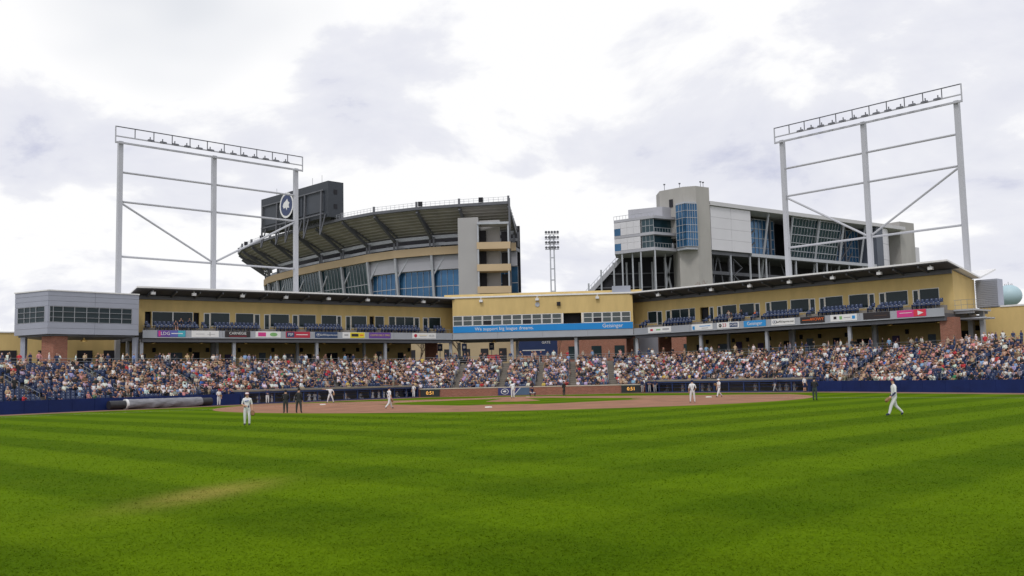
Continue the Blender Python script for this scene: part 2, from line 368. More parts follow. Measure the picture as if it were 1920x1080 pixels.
wall_run('padded_wall', 'plain navy padded wall past the grey-uniform dugout', 'wall', 121.3, 180, 1.2, .3, NAVY, 3.0)
bw = wall_run('backstop_wall', 'low red brick wall with pale coping behind home plate', 'wall', 66.8, 97.2, 1.02, .35, BRICK, 5.2, 'brick_panel', .0, mat('coping_stone', (.52, .46, .38), .9, .1, 1))
def wall_board(s0, s1, z0, z1, name, label, cat, m):
    p, q = Vector(at_front(s0, -.06)), Vector(at_front(s1, -.06)); d = (q - p); t = thing(name, label, cat, ((p.x + q.x) / 2, (p.y + q.y) / 2, 0), math.atan2(d.y, d.x))
    w = d.length / 2; b = MB(); b.box(-w, w, -.12, .03, z0, z1); b.build('board', m, t); return t, w
CLK = mat('clock_digits', (1, .5, .1), .5, .02, 1, emit=.75)
for s0, lab in ((67.0, 'black pitch clock reading 0:51 at the end by the white-uniform dugout'), (94.0, 'black pitch clock reading 0:51 at the end by the grey-uniform dugout')):
    t, w = wall_board(s0, s0 + 2.7, .08, .96, 'pitch_clock', lab, 'clock', mat('clock_black', (.012, .016, .02), .4, .2, 2))
    text('0:51', .64, CLK, t, (0, -.135, .52))
    fr = MB()
    for zz in (.05, .96): fr.box(-w - .03, w + .03, -.14, .04, zz, zz + .05)
    fr.build('frame', mat('clock_frame', (.03, .06, .05), .5, .1, 2), t)
t, w = wall_board(77.6, 81.8, .04, 1.0, 'wall_pad', 'navy and slate pad with a white oval crest on the backstop', 'pad', mat('pad_navy', (.02, .03, .14), .5, .1, 1))
b = MB(); b.quad((.1, -.125, .05), (w, -.125, .05), (w, -.125, .99), (.95, -.125, .99)); b.build('slate_half', mat('pad_slate', (.06, .11, .19), .5, .1, 1), t)
b = MB(); b.quad((.0, -.128, .05), (.09, -.128, .05), (.94, -.128, .99), (.85, -.128, .99)); b.build('stripe', WHITE, t)
def crest(parent, x, y, z, rx, rz, ring, field):
    m = MB(); k = 28
    P = lambda f, yy: [(x + rx * f * math.cos(2 * math.pi * i / k), yy, z + rz * f * math.sin(2 * math.pi * i / k)) for i in range(k)]
    m.quad(*P(1, y)); o = m.build('crest', ring, parent)
    m = MB(); m.quad(*P(.84, y - .01)); m.build('crest_field', field, o)
    m = MB(); pts = [(-.55, -.02), (-.4, .22), (-.1, .36), (.12, .5), (.2, .3), (.45, .15), (.3, -.02), (.42, -.25), (.1, -.2), (.05, -.42), (-.12, -.16), (-.38, -.22)]
    m.quad(*[(x + rx * a, y - .02, z + rz * c) for a, c in pts]); m.build('crest_mark', ring, o)
crest(t, -1.2, -.13, .52, .52, .38, WHITE, NAVYP)
# rolled tarp against the navy wall
p, q = Vector(at_front(23.2, -.75)), Vector(at_front(35.0, -.75)); d = (q - p).normalized(); n = Vector((d.y, -d.x, 0)); LEN = (q - p).length
t = thing('rolled_tarp', 'grey infield tarp rolled on a dark tube along the navy wall', 'tarp', (p + q) / 2, math.atan2(d.y, d.x))
b = MB(); b.tube((-LEN / 2, 0, .5), (LEN / 2, 0, .5), .42, n=18); b.build('core_tube', mat('black_tube', (.02, .02, .025), .5, .2, 2), t, False)
b = MB(); k = 64; nn = 22
for i in range(k + 1):
    x = -LEN / 2 + LEN * .15 + (LEN * .74) * i / k
    for j in range(nn):
        a = 2 * math.pi * j / nn; w = .5 + .05 * math.sin(x * 2.6 + a * 3 + 1.5 * math.sin(x)) * max(0, -math.sin(a) + .5) + .012 * math.sin(x * 9 + a * 5)
        b.v.append((x, w * math.cos(a), .52 + w * math.sin(a)))
for i in range(k):
    for j in range(nn):
        b.f.append((i * nn + j, i * nn + (j + 1) % nn, (i + 1) * nn + (j + 1) % nn, (i + 1) * nn + j)); b.m.append(0)
b.build('tarp_sheet', mat('tarp_grey', (.20, .20, .225), .4, .35, 1.4, stretch=(.8, 3, 3), bump=.9, bscale=2.2), t, True)
b = MB(); b.tube((-LEN / 2 + LEN * .145, 0, .52), (-LEN / 2 + LEN * .165, 0, .52), .53, n=18); b.build('strap', WHITE, t)

# dugouts
def dugout(s0, s1, label):
    a, b_ = Vector(at_front(s0)), Vector(at_front(s1)); d = (b_ - a); Ln = d.length
    # follows the straight wall segment
    t = thing('dugout', label, 'dugout', ((a + b_) / 2), math.atan2(d.y, d.x)); w = Ln / 2
    m = MB(); m.box(-w, w, -.25, 3.0, 1.42, 1.62); m.build('roof_slab', mat('dugout_roof', (.23, .205, .17), .85, .12, .8), t)
    m = MB(); m.box(-w, w, -.20, -.05, 1.2, 1.418); m.build('roof_beam', NAVYP, t)
    m = MB(); m.box(-w, w, 2.75, 2.9, -.7, 1.415); m.build('back_wall', mat('dugout_wall', (.012, .02, .06), .8, .2, .5), t)
    m = MB(); m.box(-w, w, -.3, 2.74, -.8, -.62); m.build('floor_slab', CONC, t)
    m = MB(); m.box(-w, w, -.16, 0, -.6, .14); m.build('kerb', NAVYP, t)
    for sx in (-1, 1):
        m = MB(); m.box(sx * w - .1, sx * w + .1, .002, 2.74, -.6, 1.41); m.build('end_wall', NAVYP, t)
    n = int(Ln / 2.0)
    for i in range(n + 1):
        x = -w + .1 + (Ln - .2) * i / n; m = MB(); m.box(x - .06, x + .06, -.14, -.02, .145, 1.198); m.build('post', NAVYP, t)
    for z in (.62, .98):
        m = MB(); m.box(-w + .17, w - .17, -.105, -.055, z, z + .05); m.build('rail', NAVYP, t)
    m = MB(); m.box(-w + .5, w - .5, 2.0, 2.6, -.2, -.1); m.build('bench', mat('bench_wood', (.2, .13, .07), .6, .2, 2), t)
    return t
dg1 = dugout(*DUG[0], 'long navy dugout filled with players in white, tan roof slab')
dg2 = dugout(*DUG[1], 'navy dugout with players in grey beneath a tan roof slab')

# ---------------------------------------------------------------- press box building
A_, B_, C_, D_ = (-46.9, 121.5), (-9.3, 148.4), (18.3, 145.8), (50.2, 111.6)
def frame(P, Q):
    d = Vector(Q) - Vector(P); return (P[0], P[1], 0), math.atan2(d.y, d.x), d.length
def glazed(parent, x0, x1, z0, z1, y, name='window', fm=None, bars=(), hbars=(), fw_=.07, glass=None, dep=.1, proud=0.04):
    """a framed opening: frame as a part, each pane a sub-part"""
    fm = fm or WHITE; glass = glass or GLASS
    m = MB(); y0, y1 = y - proud, y + dep
    m.box(x0, x0 + fw_, y0, y1, z0, z1); m.box(x1 - fw_, x1, y0, y1, z0, z1)
    m.box(x0 + fw_, x1 - fw_, y0, y1, z0, z0 + fw_); m.box(x0 + fw_, x1 - fw_, y0, y1, z1 - fw_, z1)
    xs = [x0 + fw_] + list(bars) + [x1 - fw_]; zs = [z0 + fw_] + list(hbars) + [z1 - fw_]
    for bx in bars: m.box(bx - fw_ / 2, bx + fw_ / 2, y0 + .01, y1, z0 + fw_, z1 - fw_)
    for hz in hbars:
        for a, c in zip(xs, xs[1:]): m.box(a + (fw_ / 2 if a != xs[0] else 0), c - (fw_ / 2 if c != xs[-1] else 0), y0 + .015, y1, hz - fw_ * .4, hz + fw_ * .4)
    o = m.build(name, fm, parent)
    for a, c in zip(xs, xs[1:]):
        for p, q in zip(zs, zs[1:]):
            m = MB(); m.box(a, c, y + .02 + random.uniform(0, .006), y + .05, p, q); m.build('pane', glass, o)
    return o
LW = [('o', 1.04, 1.82), ('w', 1.93, 4.62), ('w', 4.62, 7.26), ('o', 7.33, 8.08), ('d', 8.68, 9.55), ('w', 9.58, 12.26), ('w', 13.04, 15.64), ('d', 15.69, 16.54), ('d', 17.1, 17.95), ('w', 18.01, 20.85), ('d', 21.27, 22.19), ('w', 22.24, 24.91), ('w', 25.72, 28.17), ('d', 28.17, 28.93), ('d', 29.55, 30.43), ('w', 30.48, 33.03), ('o', 33.49, 34.26), ('w', 34.38, 35.96), ('w', 36.72, 37.86), ('w', 37.91, 41.08), ('d', 41.14, 42.09), ('d', 42.67, 43.64), ('w', 43.74, 45.9)]
RW = [('w', .4, 2.2), ('d', 2.2, 3.23), ('d', 3.89, 4.84), ('w', 4.94, 8.18), ('w', 8.25, 9.34), ('o', 10.19, 11.7), ('d', 11.83, 12.6), ('d', 13.18, 13.95), ('w', 14.0, 16.51), ('w', 16.95, 19.39), ('d', 19.45, 20.3), ('d', 21.17, 21.98), ('w', 22.01, 24.61), ('w', 25.04, 27.82), ('d', 27.89, 28.75), ('d', 29.29, 30.1), ('w', 30.13, 32.67), ('w', 33.46, 36.11), ('d', 36.17, 36.98), ('d', 37.54, 38.35), ('w', 38.37, 41.25), ('d', 41.81, 42.6), ('w', 42.64, 45.08)]
SUITE_SEATS = []                                 # (x, y, z, facing angle) in world space
FL = 9.15                                        # balcony floor level
def wall_with_openings(parent, ops, x0, x1, y, th, z0, z1):
    """stucco wall cut into piers, sills and lintels round its openings"""
    m = MB(); x = x0
    for k, a, b, zb, zt in sorted(ops, key=lambda q: q[1]):
        if a > x + .01: m.box(x, a, y, y + th, z0, z1)
        if zb > z0 + .01: m.box(a, b, y, y + th, z0, zb)
        m.box(a, b, y, y + th, zt, z1); x = b
    if x < x1 - .01: m.box(x, x1, y, y + th, z0, z1)
    return m.build('wall', YEL, parent)
ROOFP = [(-.35, 14.72), (9, 13.2), (14, 14.5)]
def wing(label, P, Q, ops, cols, lights, lens_lamps, xa, xb, mirrored):
    ea, eb = (xa - 2.7, xb) if mirrored else (xa, xb + 2.7)     # runs on inside the centre block
    loc, rz, Ln = frame(P, Q); t = thing('suite_wing', label, 'building', loc, rz)
    full = []
    for k, a, b in ops: full.append((k, a, b, FL + .02 if k != 'w' else 10.15, 12.0 if k == 'w' else 11.95))
    wall_with_openings(t, full, ea, eb, 3.0, .3, FL - .6, 13.95)
    for k, a, b, zb, zt in full:
        if k == 'w':
            mid = [] if b - a < 2.9 else [(a + b) / 2]
            glazed(t, a, b, zb, zt, 3.06, bars=mid)
        elif k == 'd': glazed(t, a, b, zb, zt, 3.06, 'door', fw_=.12)
        else:
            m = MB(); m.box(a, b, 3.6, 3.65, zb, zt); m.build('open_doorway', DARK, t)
    m = MB(); m.box(xa, xb, 9.0, 9.3, 8.75, 13.15); m.build('rear_wall', YEL, t)
    # balcony floor, fascia in panels, soffit
    m = MB(); m.box(ea, eb, .16, 9.0, 8.75, FL); m.build('balcony_floor', CONC, t)
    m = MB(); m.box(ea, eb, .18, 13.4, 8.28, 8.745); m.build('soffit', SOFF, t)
    m = MB(); m.box(xa, xb, .3, .7, 7.88, 8.279); m.build('shade_beam', STEELD, t)  # beam added below the soffit to cut light and darken the concourse
    n = 9; w = (xb - xa) / n
    for i in range(n):
        m = MB(); m.box(xa + i * w + .015, xa + (i + 1) * w - .015, 0, .14, 8.5, 9.38); m.build('fascia_panel', FASC, t)
    m = MB(); m.box(xa, xb, -.06, .17, 8.38, 8.49); m.build('fascia_lip', STEEL, t)
    # roof: thin pale edge, sloping soffit, rafters
    m = MB(); (w0, z0), (w1, z1), (w2, z2) = ROOFP; th = .2
    x0r, x1r = ea - (.9 if not mirrored else 0), eb + (.9 if mirrored else 0)
    for (p, zp), (q, zq) in ((ROOFP[0], ROOFP[1]), (ROOFP[1], ROOFP[2])):
        m.hexa([(x0r, p, zp), (x1r, p, zp), (x1r, q, zq), (x0r, q, zq), (x0r, p, zp + th), (x1r, p, zp + th), (x1r, q, zq + th), (x0r, q, zq + th)])
    roof = m.build('roof', ROOFW, t)
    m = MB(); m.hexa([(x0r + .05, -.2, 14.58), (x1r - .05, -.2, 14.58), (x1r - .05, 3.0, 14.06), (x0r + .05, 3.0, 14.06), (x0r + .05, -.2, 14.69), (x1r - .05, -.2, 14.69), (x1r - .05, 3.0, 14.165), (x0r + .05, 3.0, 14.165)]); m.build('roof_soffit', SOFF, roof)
    x = xa + 1.2
    while x < xb:
        m = MB(); m.hexa([(x - .08, .1, 14.28), (x + .08, .1, 14.28), (x + .08, 3.0, 13.72), (x - .08, 3.0, 13.72), (x - .08, .1, 14.52), (x + .08, .1, 14.52), (x + .08, 3.0, 14.05), (x - .08, 3.0, 14.05)]); m.build('rafter', STEELD, roof); x += 3.05
    m = MB(); m.box(ea, eb, 2.7, 2.99, 13.55, 14.04); m.build('eave_beam', STEELD, roof)
    for x in lights:
        m = MB(); m.box(x - .26, x + .26, .05, .5, 13.95, 14.3); m.box(x - .05, x + .05, .2, .35, 14.3, 14.5); m.build('floodlight', WHITE, t)
    # concourse: columns, back wall with doors
    for x in cols:
        m = MB(); m.box(x - .2, x + .2, .75, 1.15, ZC, 8.275); m.build('column', STEEL, t)
        m = MB(); m.box(x - .18, x + .18, 7.6, 8.0, ZC, 8.275); m.build('column', STEEL, t)
    m = MB(); m.box(xa, xb, 13.0, 13.3, ZC, 8.275); m.build('concourse_wall', YEL, t)
    rr = random.Random(3 if mirrored else 5); x = xa + 2
    while x < xb - 2:
        wd = rr.choice((1.0, 1.0, 1.8)); hh = rr.uniform(2.1, 2.6)
        m = MB(); m.box(x, x + wd, 12.9, 12.99, ZC, ZC + hh); m.build('doorway', rr.choice((DARK, DARK, STEELD, mat('poster_purple', (.08, .05, .14), .6, .2, 1), mat('poster_teal', (.12, .16, .2), .6, .3, 1))), t)
        m = MB(); m.box(x + wd + .9, x + wd + 1.3, 12.75, 12.98, ZC + 2.5, ZC + 3.1); m.build('speaker', DARK, t)
        x += rr.uniform(3.2, 5.5)
    for x in lens_lamps:
        m = MB(); m.lathe([(.05, .42), (.08, .3), (.34, .05), (.36, 0)], 12, (x, 1.3, 7.72)); m.lathe([(.3, .03), (.001, .0)], 12, (x, 1.3, 7.72), 1); m.build('dome_lamp', [LAMPC, LAMPW], t)
    # rail of the balcony
    m = MB(); x = xa + .1
    while x < xb: m.tube((x, .1, 9.38), (x, .1, 9.95), .015, n=4); x += 1.9
    m.tube((xa, .1, 9.95), (xb, .1, 9.95), .018, n=4); m.build('balcony_rail', RAILM, t)
    # end wall
    xe = xb if mirrored else xa
    m = MB(); s_ = -1 if mirrored else 1
    m.hexa([(xe, 3.31, 8.76), (xe + s_ * .3, 3.31, 8.76), (xe + s_ * .3, 8.99, 8.76), (xe, 8.99, 8.76), (xe, 3.31, 13.9), (xe + s_ * .3, 3.31, 13.9), (xe + s_ * .3, 8.99, 13.1), (xe, 8.99, 13.1)]); m.build('end_wall', YEL, t)
    # two rows of seats per suite, clear of the doors
    Mx = Matrix.Translation(loc) @ Matrix.Rotation(rz, 4, 'Z'); doors = [(a, b) for k, a, b in ops if k in 'do']
    for row, (yy, zz) in enumerate(((.62, FL + .22), (1.5, FL + .62))):
        x = xa + .9
        while x < xb - .6:
            if not any(a - .1 < x < b + .1 for a, b in doors):
                p = Mx @ Vector((x, yy, zz)); SUITE_SEATS.append((p.x, p.y, p.z, rz, x))
            x += .56
    m = MB()
    m.box(xa + .6, xb - .4, 1.12, 1.98, FL + .001, FL + .62); m.build('seat_step', CONC, t)
    return t, Mx
wl, WLM = wing('long cream suite wing beside the grey panelled corner block', A_, B_, LW, (.1, 12.1, 24.05, 34.95), (1.3, 6.5, 13.0, 19.2, 25.6, 31.8, 41.2), (1.7, 7.9, 13.9, 19.7, 25.4, 31.0, 36.0), 0, 46.2, False)
wr, WRM = wing('long cream suite wing with the upswept roof end and brick pier', C_, D_, RW, (11.69, 22.52, 34.48), (4.8, 14.3, 20.6, 26.7, 32.9, 39.1, 45.4), (5.2, 39.6, 45.5), .1, 46.77, True)
m = MB(); m.box(45.9, 47.6, .7, 2.4, ZC, 8.27); m.build('brick_pier', BRICK, wr)
# little balcony at the end of the right wing
m = MB(); m.box(46.8, 49.2, 2.6, 7.5, 9.0, 9.2); m.box(46.8, 49.0, 2.9, 3.1, 8.7, 8.99); m.box(46.8, 49.0, 6.9, 7.1, 8.7, 8.99); m.build('end_balcony', STEEL, wr)
m = MB()
for x, y in [(49.15, 2.65 + i * .8) for i in range(7)] + [(47.0 + i * .7, 2.65) for i in range(3)]: m.tube((x, y, 9.2), (x, y, 10.3), .02, n=4)
for z in (9.7, 10.3): m.tube((49.15, 2.65, z), (49.15, 7.45, z), .02, n=4); m.tube((46.85, 2.65, z), (49.15, 2.65, z), .02, n=4)
m.build('end_balcony_rail', RAILM, wr)
m = MB(); m.box(48.3, 48.8, 6.2, 6.7, ZC, 8.99); m.build('column', STEEL, wr)
for y in (3.4, 4.6, 5.8):
    m = MB(); m.tube((46.9, y, 8.1), (50.2, y, 8.1), .11, n=6); m.build('pipe_arm', STEEL, wr)
m = MB(); m.box(46.9, 49.4, 9.4, 11.2, 9.6, 13.05); wr_l = m.build('louvre_core', GREYP, wr)
for i in range(15):
    m = MB(); m.box(46.85, 49.45, 9.3, 9.39, 9.7 + i * .22, 9.86 + i * .22); m.build('louvre', GREYP, wr)
t = thing('service_building', 'low cream building beyond the brick pier with small dark doors', 'building', *frame(C_, D_)[:2])
m = MB(); m.box(47.1, 82, 9.45, 20, ZC - .05, 9.55); m.build('wall', YEL, t); m = MB(); m.box(49.6, 82.1, 9.35, 20.1, 9.552, 9.75); m.build('coping', ROOFW, t)
for x in (52.5, 55.0, 57.6):
    m = MB(); m.box(x, x + 1.1, 9.35, 9.44, ZC, ZC + 2.3); m.build('doorway', DARK, t)
m = MB(); m.box(54.0, 54.4, 9.25, 9.44, 7.4, 8.3); m.build('wall_sign', NAVYP, t)
t = thing('service_building', 'low cream building beyond the grey panelled corner block', 'building', *frame(A_, B_)[:2])
m = MB(); m.box(-38, -.05, 11, 18, ZC - .05, 9.45); m.build('wall', YEL, t); m = MB(); m.box(-38.1, -.05, 10.9, 18.1, 9.452, 9.6); m.build('coping', ROOFW, t)
for x in (-24, -19.5, -14.6, -10.2, -5.5, -2.2):
    m = MB(); m.box(x, x + 1.9, 10.9, 10.99, ZC, ZC + 2.7); m.build('doorway', DARK, t)

# centre block with the press windows
loc, rz, LnC = frame(B_, C_); pb = thing('press_box', 'cream press box block with a row of white windows over a blue banner', 'building', loc, rz); CM = Matrix.Translation(loc) @ Matrix.Rotation(rz, 4, 'Z')
wall_with_openings(pb, [('w', .03, 16.89, 10.42, 12.02), ('o', 17.1, 19.86, 10.42, 12.02), ('w', 20.16, 27.39, 10.42, 12.02)], 0, LnC, .05, .3, 9.38, 14.75)
for x0, x1, n in ((.03, 16.89, 11), (20.16, 27.39, 5)):
    w = (x1 - x0) / n
    for i in range(n):
        o = glazed(pb, x0 + i * w + .02, x0 + (i + 1) * w - .02, 10.42, 12.02, .1, hbars=(11.25,), fw_=.09, glass=GLASS2)
        if (i * 7 + n) % 4 == 0:                  # lower sash slid open
            m = MB(); m.box(x0 + i * w + .1, x0 + (i + 1) * w - .1, .095, .118, 10.5, 11.2); m.build('open_sash', DARK, o)
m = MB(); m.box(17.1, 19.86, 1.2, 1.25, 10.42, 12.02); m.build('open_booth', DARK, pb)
for x in (16.95, 19.92):
    m = MB(); m.box(x, x + .18, -.02, .3, 10.42, 12.02); m.build('booth_post', WHITE, pb)
m = MB(); m.box(-.05, .25, .36, 3.3, 8.76, 13.9); m.build('side_wall', YEL, pb)
m = MB(); m.box(LnC - .25, LnC + .05, .36, 3.3, 8.76, 13.9); m.build('side_wall', YEL, pb)
m = MB(); m.box(-.1, LnC + .1, -.12, 12, 14.752, 14.98); rf = m.build('roof', ROOFW, pb)
m = MB(); m.box(-1.5, LnC + 1.5, 1.5, 11.5, 14.982, 15.45); m.build('upper_parapet', YEL, rf)
m = MB(); m.box(24.7, 27.5, .6, 2.6, 15.0, 16.0); m.build('roof_hatch', GREYP, rf)
m = MB(); m.box(0, LnC, .16, 12, 8.75, FL); m.build('floor_slab', CONC, pb)
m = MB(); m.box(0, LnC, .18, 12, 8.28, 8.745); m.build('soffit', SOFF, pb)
m = MB(); m.box(0, LnC, 11.5, 11.8, FL, 14.7); m.build('rear_wall', YEL, pb)
for i in range(4):
    m = MB(); m.box(LnC * i / 4 + .015, LnC * (i + 1) / 4 - .015, 0, .14, 8.5, 9.36); m.build('fascia_panel', FASC, pb)
m = MB(); m.box(0, LnC, -.06, .17, 8.38, 8.49); m.build('fascia_lip', STEEL, pb)
for x in (-.5, 9.08, 18.93, 28.2):
    m = MB(); m.box(x - .22, x + .22, .6, 1.04, ZC, 8.275); m.build('column', STEEL, pb)
    m = MB(); m.box(x - .22, x + .22, 9.6, 10.0, ZC, 8.275); m.build('column', STEEL, pb)
for x in (4.5, 13.2, 22.4):
    m = MB(); m.box(x - .26, x + .26, -.45, .0, 14.05, 14.4); m.box(x - .05, x + .05, -.3, -.15, 14.4, 14.75); m.build('floodlight', WHITE, pb)
m = MB(); m.tube((13.2, .04, 13.45), (13.2, -.05, 13.45), .36, n=10); m.build('wall_emblem', STEEL, pb)
m = MB(); m.box(16.2, 16.75, -.35, .04, 13.2, 13.75); m.build('speaker', DARK, pb)
m = MB(); m.lathe([(.05, .42), (.08, .3), (.34, .05), (.36, 0)], 12, (6.3, .9, 7.82)); m.lathe([(.3, .03), (.001, .0)], 12, (6.3, .9, 7.82), 1); m.build('dome_lamp', [LAMPC, LAMPW], pb)
t = thing('advertising_banner', 'wide sky-blue banner reading We support big league dreams. Geisinger', 'banner', loc, rz)
m = MB(); m.box(.05, LnC - .05, -.06, -.005, 9.4, 10.4); m.build('sheet', mat('banner_blue', (.0, .22, .60), .5, .04, .5), t)
text('We support big league dreams.', .72, WHITE, t, (8.0, -.07, 9.9)); text('Geisinger', .82, WHITE, t, (24.6, -.07, 9.9))

# grey panelled corner block
Ca, Cb, Cc = (-59.6, 114.6), (-54.15, 111.6), (-46.7, 119.7)
t = thing('corner_block', 'grey metal-panelled corner block with ribbon windows on a brick pier', 'building', (-53, 116, 0))
def face(P, Q, wins, ncol, parent, o0):
    """panelled facade with a ribbon window, in the frame of P->Q"""
    l, r_, Ln = frame(P, Q); Mx = Matrix.Translation((l[0] - o0[0], l[1] - o0[1], 0)) @ Matrix.Rotation(r_, 4, 'Z')
    w0, w1 = wins[0], wins[-1]
    def put(m, name, mm, par=None):
        o = m.build(name, mm, par or parent)
        if par is None: o.matrix_local = Mx
        return o
    zr = [(8.6, 9.3), (9.3, 10.0), (11.9, 12.5), (12.5, 13.1), (13.1, 13.65)]
    for z0, z1 in zr:
        for i in range(ncol):
            m = MB(); m.box(Ln * i / ncol + .012, Ln * (i + 1) / ncol - .012, 0, .12, z0 + .012, z1 - .012); put(m, 'panel', GREYP)
    for x0, x1 in ((0, w0), (w1, Ln)):
        if x1 - x0 > .05: m = MB(); m.box(x0 + .01, x1 - .01, 0, .12, 10.01, 11.89); put(m, 'panel', GREYP)
    m = MB(); m.box(.02, Ln - .02, .13, .3, 8.6, 13.6); put(m, 'backing', STEELD)
    fr = MB()
    for x in wins: fr.box(x - .022, x + .022, -.03, .1, 10.0, 11.9)
    for a, c in zip(wins, wins[1:]):
        for z in (10.03, 10.6, 11.25, 11.86): fr.box(a + .023, c - .023, -.02, .1, z - .018, z + .018)
    f = put(fr, 'window_frame', STEEL)
    for a, c in zip(wins, wins[1:]):
        for p, q in ((10.06, 10.56), (10.64, 11.21), (11.29, 11.82)):
            m = MB(); m.box(a + .04, c - .04, .06 + random.uniform(0, .01), .09, p, q); m.build('pane', GLASS, f)
face(Cb, Cc, [.19, .6, 1.71, 3.07, 4.51, 5.99, 7.29, 8.82, 10.1], 2, t, (-53, 116))
face(Ca, Cb, [.6, 1.81, 2.9, 3.99, 5.6], 1, t, (-53, 116))
R0 = lambda p: (p[0] + 53, p[1] - 116)
m = MB(); m.prism([R0(p) for p in ((-59.3, 115.0), (-54.2, 112.2), (-47.2, 119.8), (-52, 126), (-60, 122))], 8.4, 13.5); m.build('core', STEELD, t)
m = MB(); m.prism([R0(p) for p in ((-59.7, 114.5), (-54.15, 111.5), (-46.6, 119.65), (-52, 126.4), (-60.2, 122))], 13.66, 13.8); m.build('roof', ROOFW, t)
m = MB(); m.prism([R0(p) for p in ((-55.6, 113.2), (-53.9, 112.6), (-52.9, 114.0), (-54.7, 114.8))], ZC, 8.395); m.build('brick_pier', BRICK, t)
for p in ((-58.6, 115.0), (-47.3, 120.2)):
    m = MB(); x, y = R0(p); m.box(x - .28, x + .28, y - .28, y + .28, ZC, 8.395); m.build('column', GREYP, t)
m = MB(); m.lathe([(.05, .42), (.08, .3), (.4, .05), (.42, 0)], 12, (*R0((-51.5, 115.2)), 7.8)); m.lathe([(.36, .03), (.001, 0)], 12, (*R0((-51.5, 115.2)), 7.8), 1); m.build('dome_lamp', [LAMPC, LAMPW], t)

# banners along the fascias
def bar(parent, x0, x1, z0, z1, m_, y=-.075, name='print_block'):
    m = MB(); m.box(x0, x1, y, y + .012, z0, z1); return m.build(name, m_, parent)
def pm(name, c): return mat('print_' + name, c, .5, .04, 1)
RED, NAV2, YELP, PUR, PINK, GRN, BLK, BLU, ORG, TEAL = pm('red', (.45, .02, .05)), pm('navy', (.02, .05, .14)), pm('yellow', (.75, .62, .03)), pm('purple', (.13, .05, .30)), pm('pink', (.62, .04, .24)), pm('green', (.2, .42, .15)), pm('black', (.02, .015, .018)), pm('blue', (.02, .26, .62)), pm('orange', (.8, .16, .02)), pm('teal', (.05, .38, .48))
GREYT = pm('grey', (.35, .35, .37)); WH = pm('white', (.74, .74, .74)); GOLD = pm('gold', (.7, .5, .15))
def banner(fr, x0, x1, base, label):
    t = thing('advertising_banner', label, 'banner', *fr[:2]); m = MB(); m.box(x0, x1, -.062, -.004, 8.53, 9.36); m.build('sheet', base, t); return t, (x0 + x1) / 2
fL, fR = frame(A_, B_), frame(C_, D_)
t, c = banner(fL, 1.82, 5.39, PUR, 'purple to teal banner with a white and pink block'); bar(t, 1.95, 2.2, 8.6, 9.3, PINK); bar(t, 4.4, 5.35, 8.55, 9.34, TEAL); bar(t, 3.4, 4.38, 8.55, 9.34, pm('violet', (.10, .12, .42))); text('LDG', .6, WH, t, (2.8, -.08, 8.95)); bar(t, 3.55, 5.0, 8.92, 9.02, WH, -.09)
t, c = banner(fL, 6.14, 9.72, WH, 'white banner with faint grey script'); bar(t, 6.7, 7.8, 8.9, 8.96, GREYT); bar(t, 8.2, 9.2, 8.88, 8.93, GREYT); bar(t, 8.5, 8.58, 8.7, 9.2, GREYT, -.09)
t, c = banner(fL, 10.56, 14.01, BLK, 'black banner reading CARNEGIE over a red line'); text('CARNEGIE', .5, WH, t, (c, -.08, 9.05)); bar(t, 11.1, 13.5, 8.66, 8.72, RED)
t, c = banner(fL, 14.75, 18.31, WH, 'white banner with a pink block logo and a green oval'); bar(t, 15.1, 16.2, 8.68, 9.22, PINK)
m = MB(); m.quad(*[(17.3 + .55 * math.cos(i * .3927), -.075, 8.95 + .26 * math.sin(i * .3927)) for i in range(16)]); m.build('print_oval', GRN, t)
t, c = banner(fL, 19.08, 22.63, RED, 'red banner with a navy block at one end'); bar(t, 19.2, 20.3, 8.62, 9.28, NAV2); text('PSP', .5, WH, t, (19.75, -.09, 8.95)); bar(t, 20.6, 22.3, 8.9, 9.0, WH)
t, c = banner(fL, 23.4, 26.82, NAV2, 'navy banner reading GoPSUsports.com in white'); text('GoPSUsports.com', .36, WH, t, (c + .35, -.08, 8.95)); crest(t, 23.9, -.075, 8.95, .3, .22, WH, NAV2)
t, c = banner(fL, 27.61, 31.16, WH, 'white banner with a broad yellow middle and dark print'); bar(t, 28.8, 31.1, 8.55, 9.34, YELP); bar(t, 27.9, 28.5, 8.85, 9.08, GREYT); bar(t, 29.0, 30.1, 8.75, 9.15, BLK, -.09); bar(t, 30.3, 30.9, 8.88, 9.05, ORG, -.09)
t, c = banner(fL, 31.85, 35.36, PUR, 'purple banner reading CENTRE DAILY TIMES in gold'); text('CENTRE DAILY TIMES', .36, GOLD, t, (c, -.08, 8.95), sx=.92)
t, c = banner(fL, 39.06, 43.16, WH, 'white banner with a round red seal'); m = MB(); m.quad(*[(39.6 + .27 * math.cos(i * .45), -.075, 8.95 + .27 * math.sin(i * .45)) for i in range(14)]); m.build('print_seal', RED, t); bar(t, 40.2, 41.6, 9.0, 9.06, GOLD); bar(t, 40.3, 41.5, 8.8, 8.85, GREYT); text('ALCS', .4, GREYT, t, (42.4, -.08, 8.95))
t, c = banner(fR, 2.86, 7.14, WH, 'white banner with small red and green logos beside the blue banner'); bar(t, 3.3, 3.8, 8.8, 9.1, RED); bar(t, 4.4, 5.2, 8.85, 9.05, GRN); bar(t, 5.6, 6.8, 8.85, 9.1, GREYT)
t, c = banner(fR, 10.86, 14.44, WH, 'white banner with a blue square and thin blue print'); bar(t, 11.0, 11.4, 8.6, 9.1, BLU); bar(t, 12.2, 14.1, 9.0, 9.1, BLU); bar(t, 12.6, 13.7, 8.72, 8.8, GREYT)
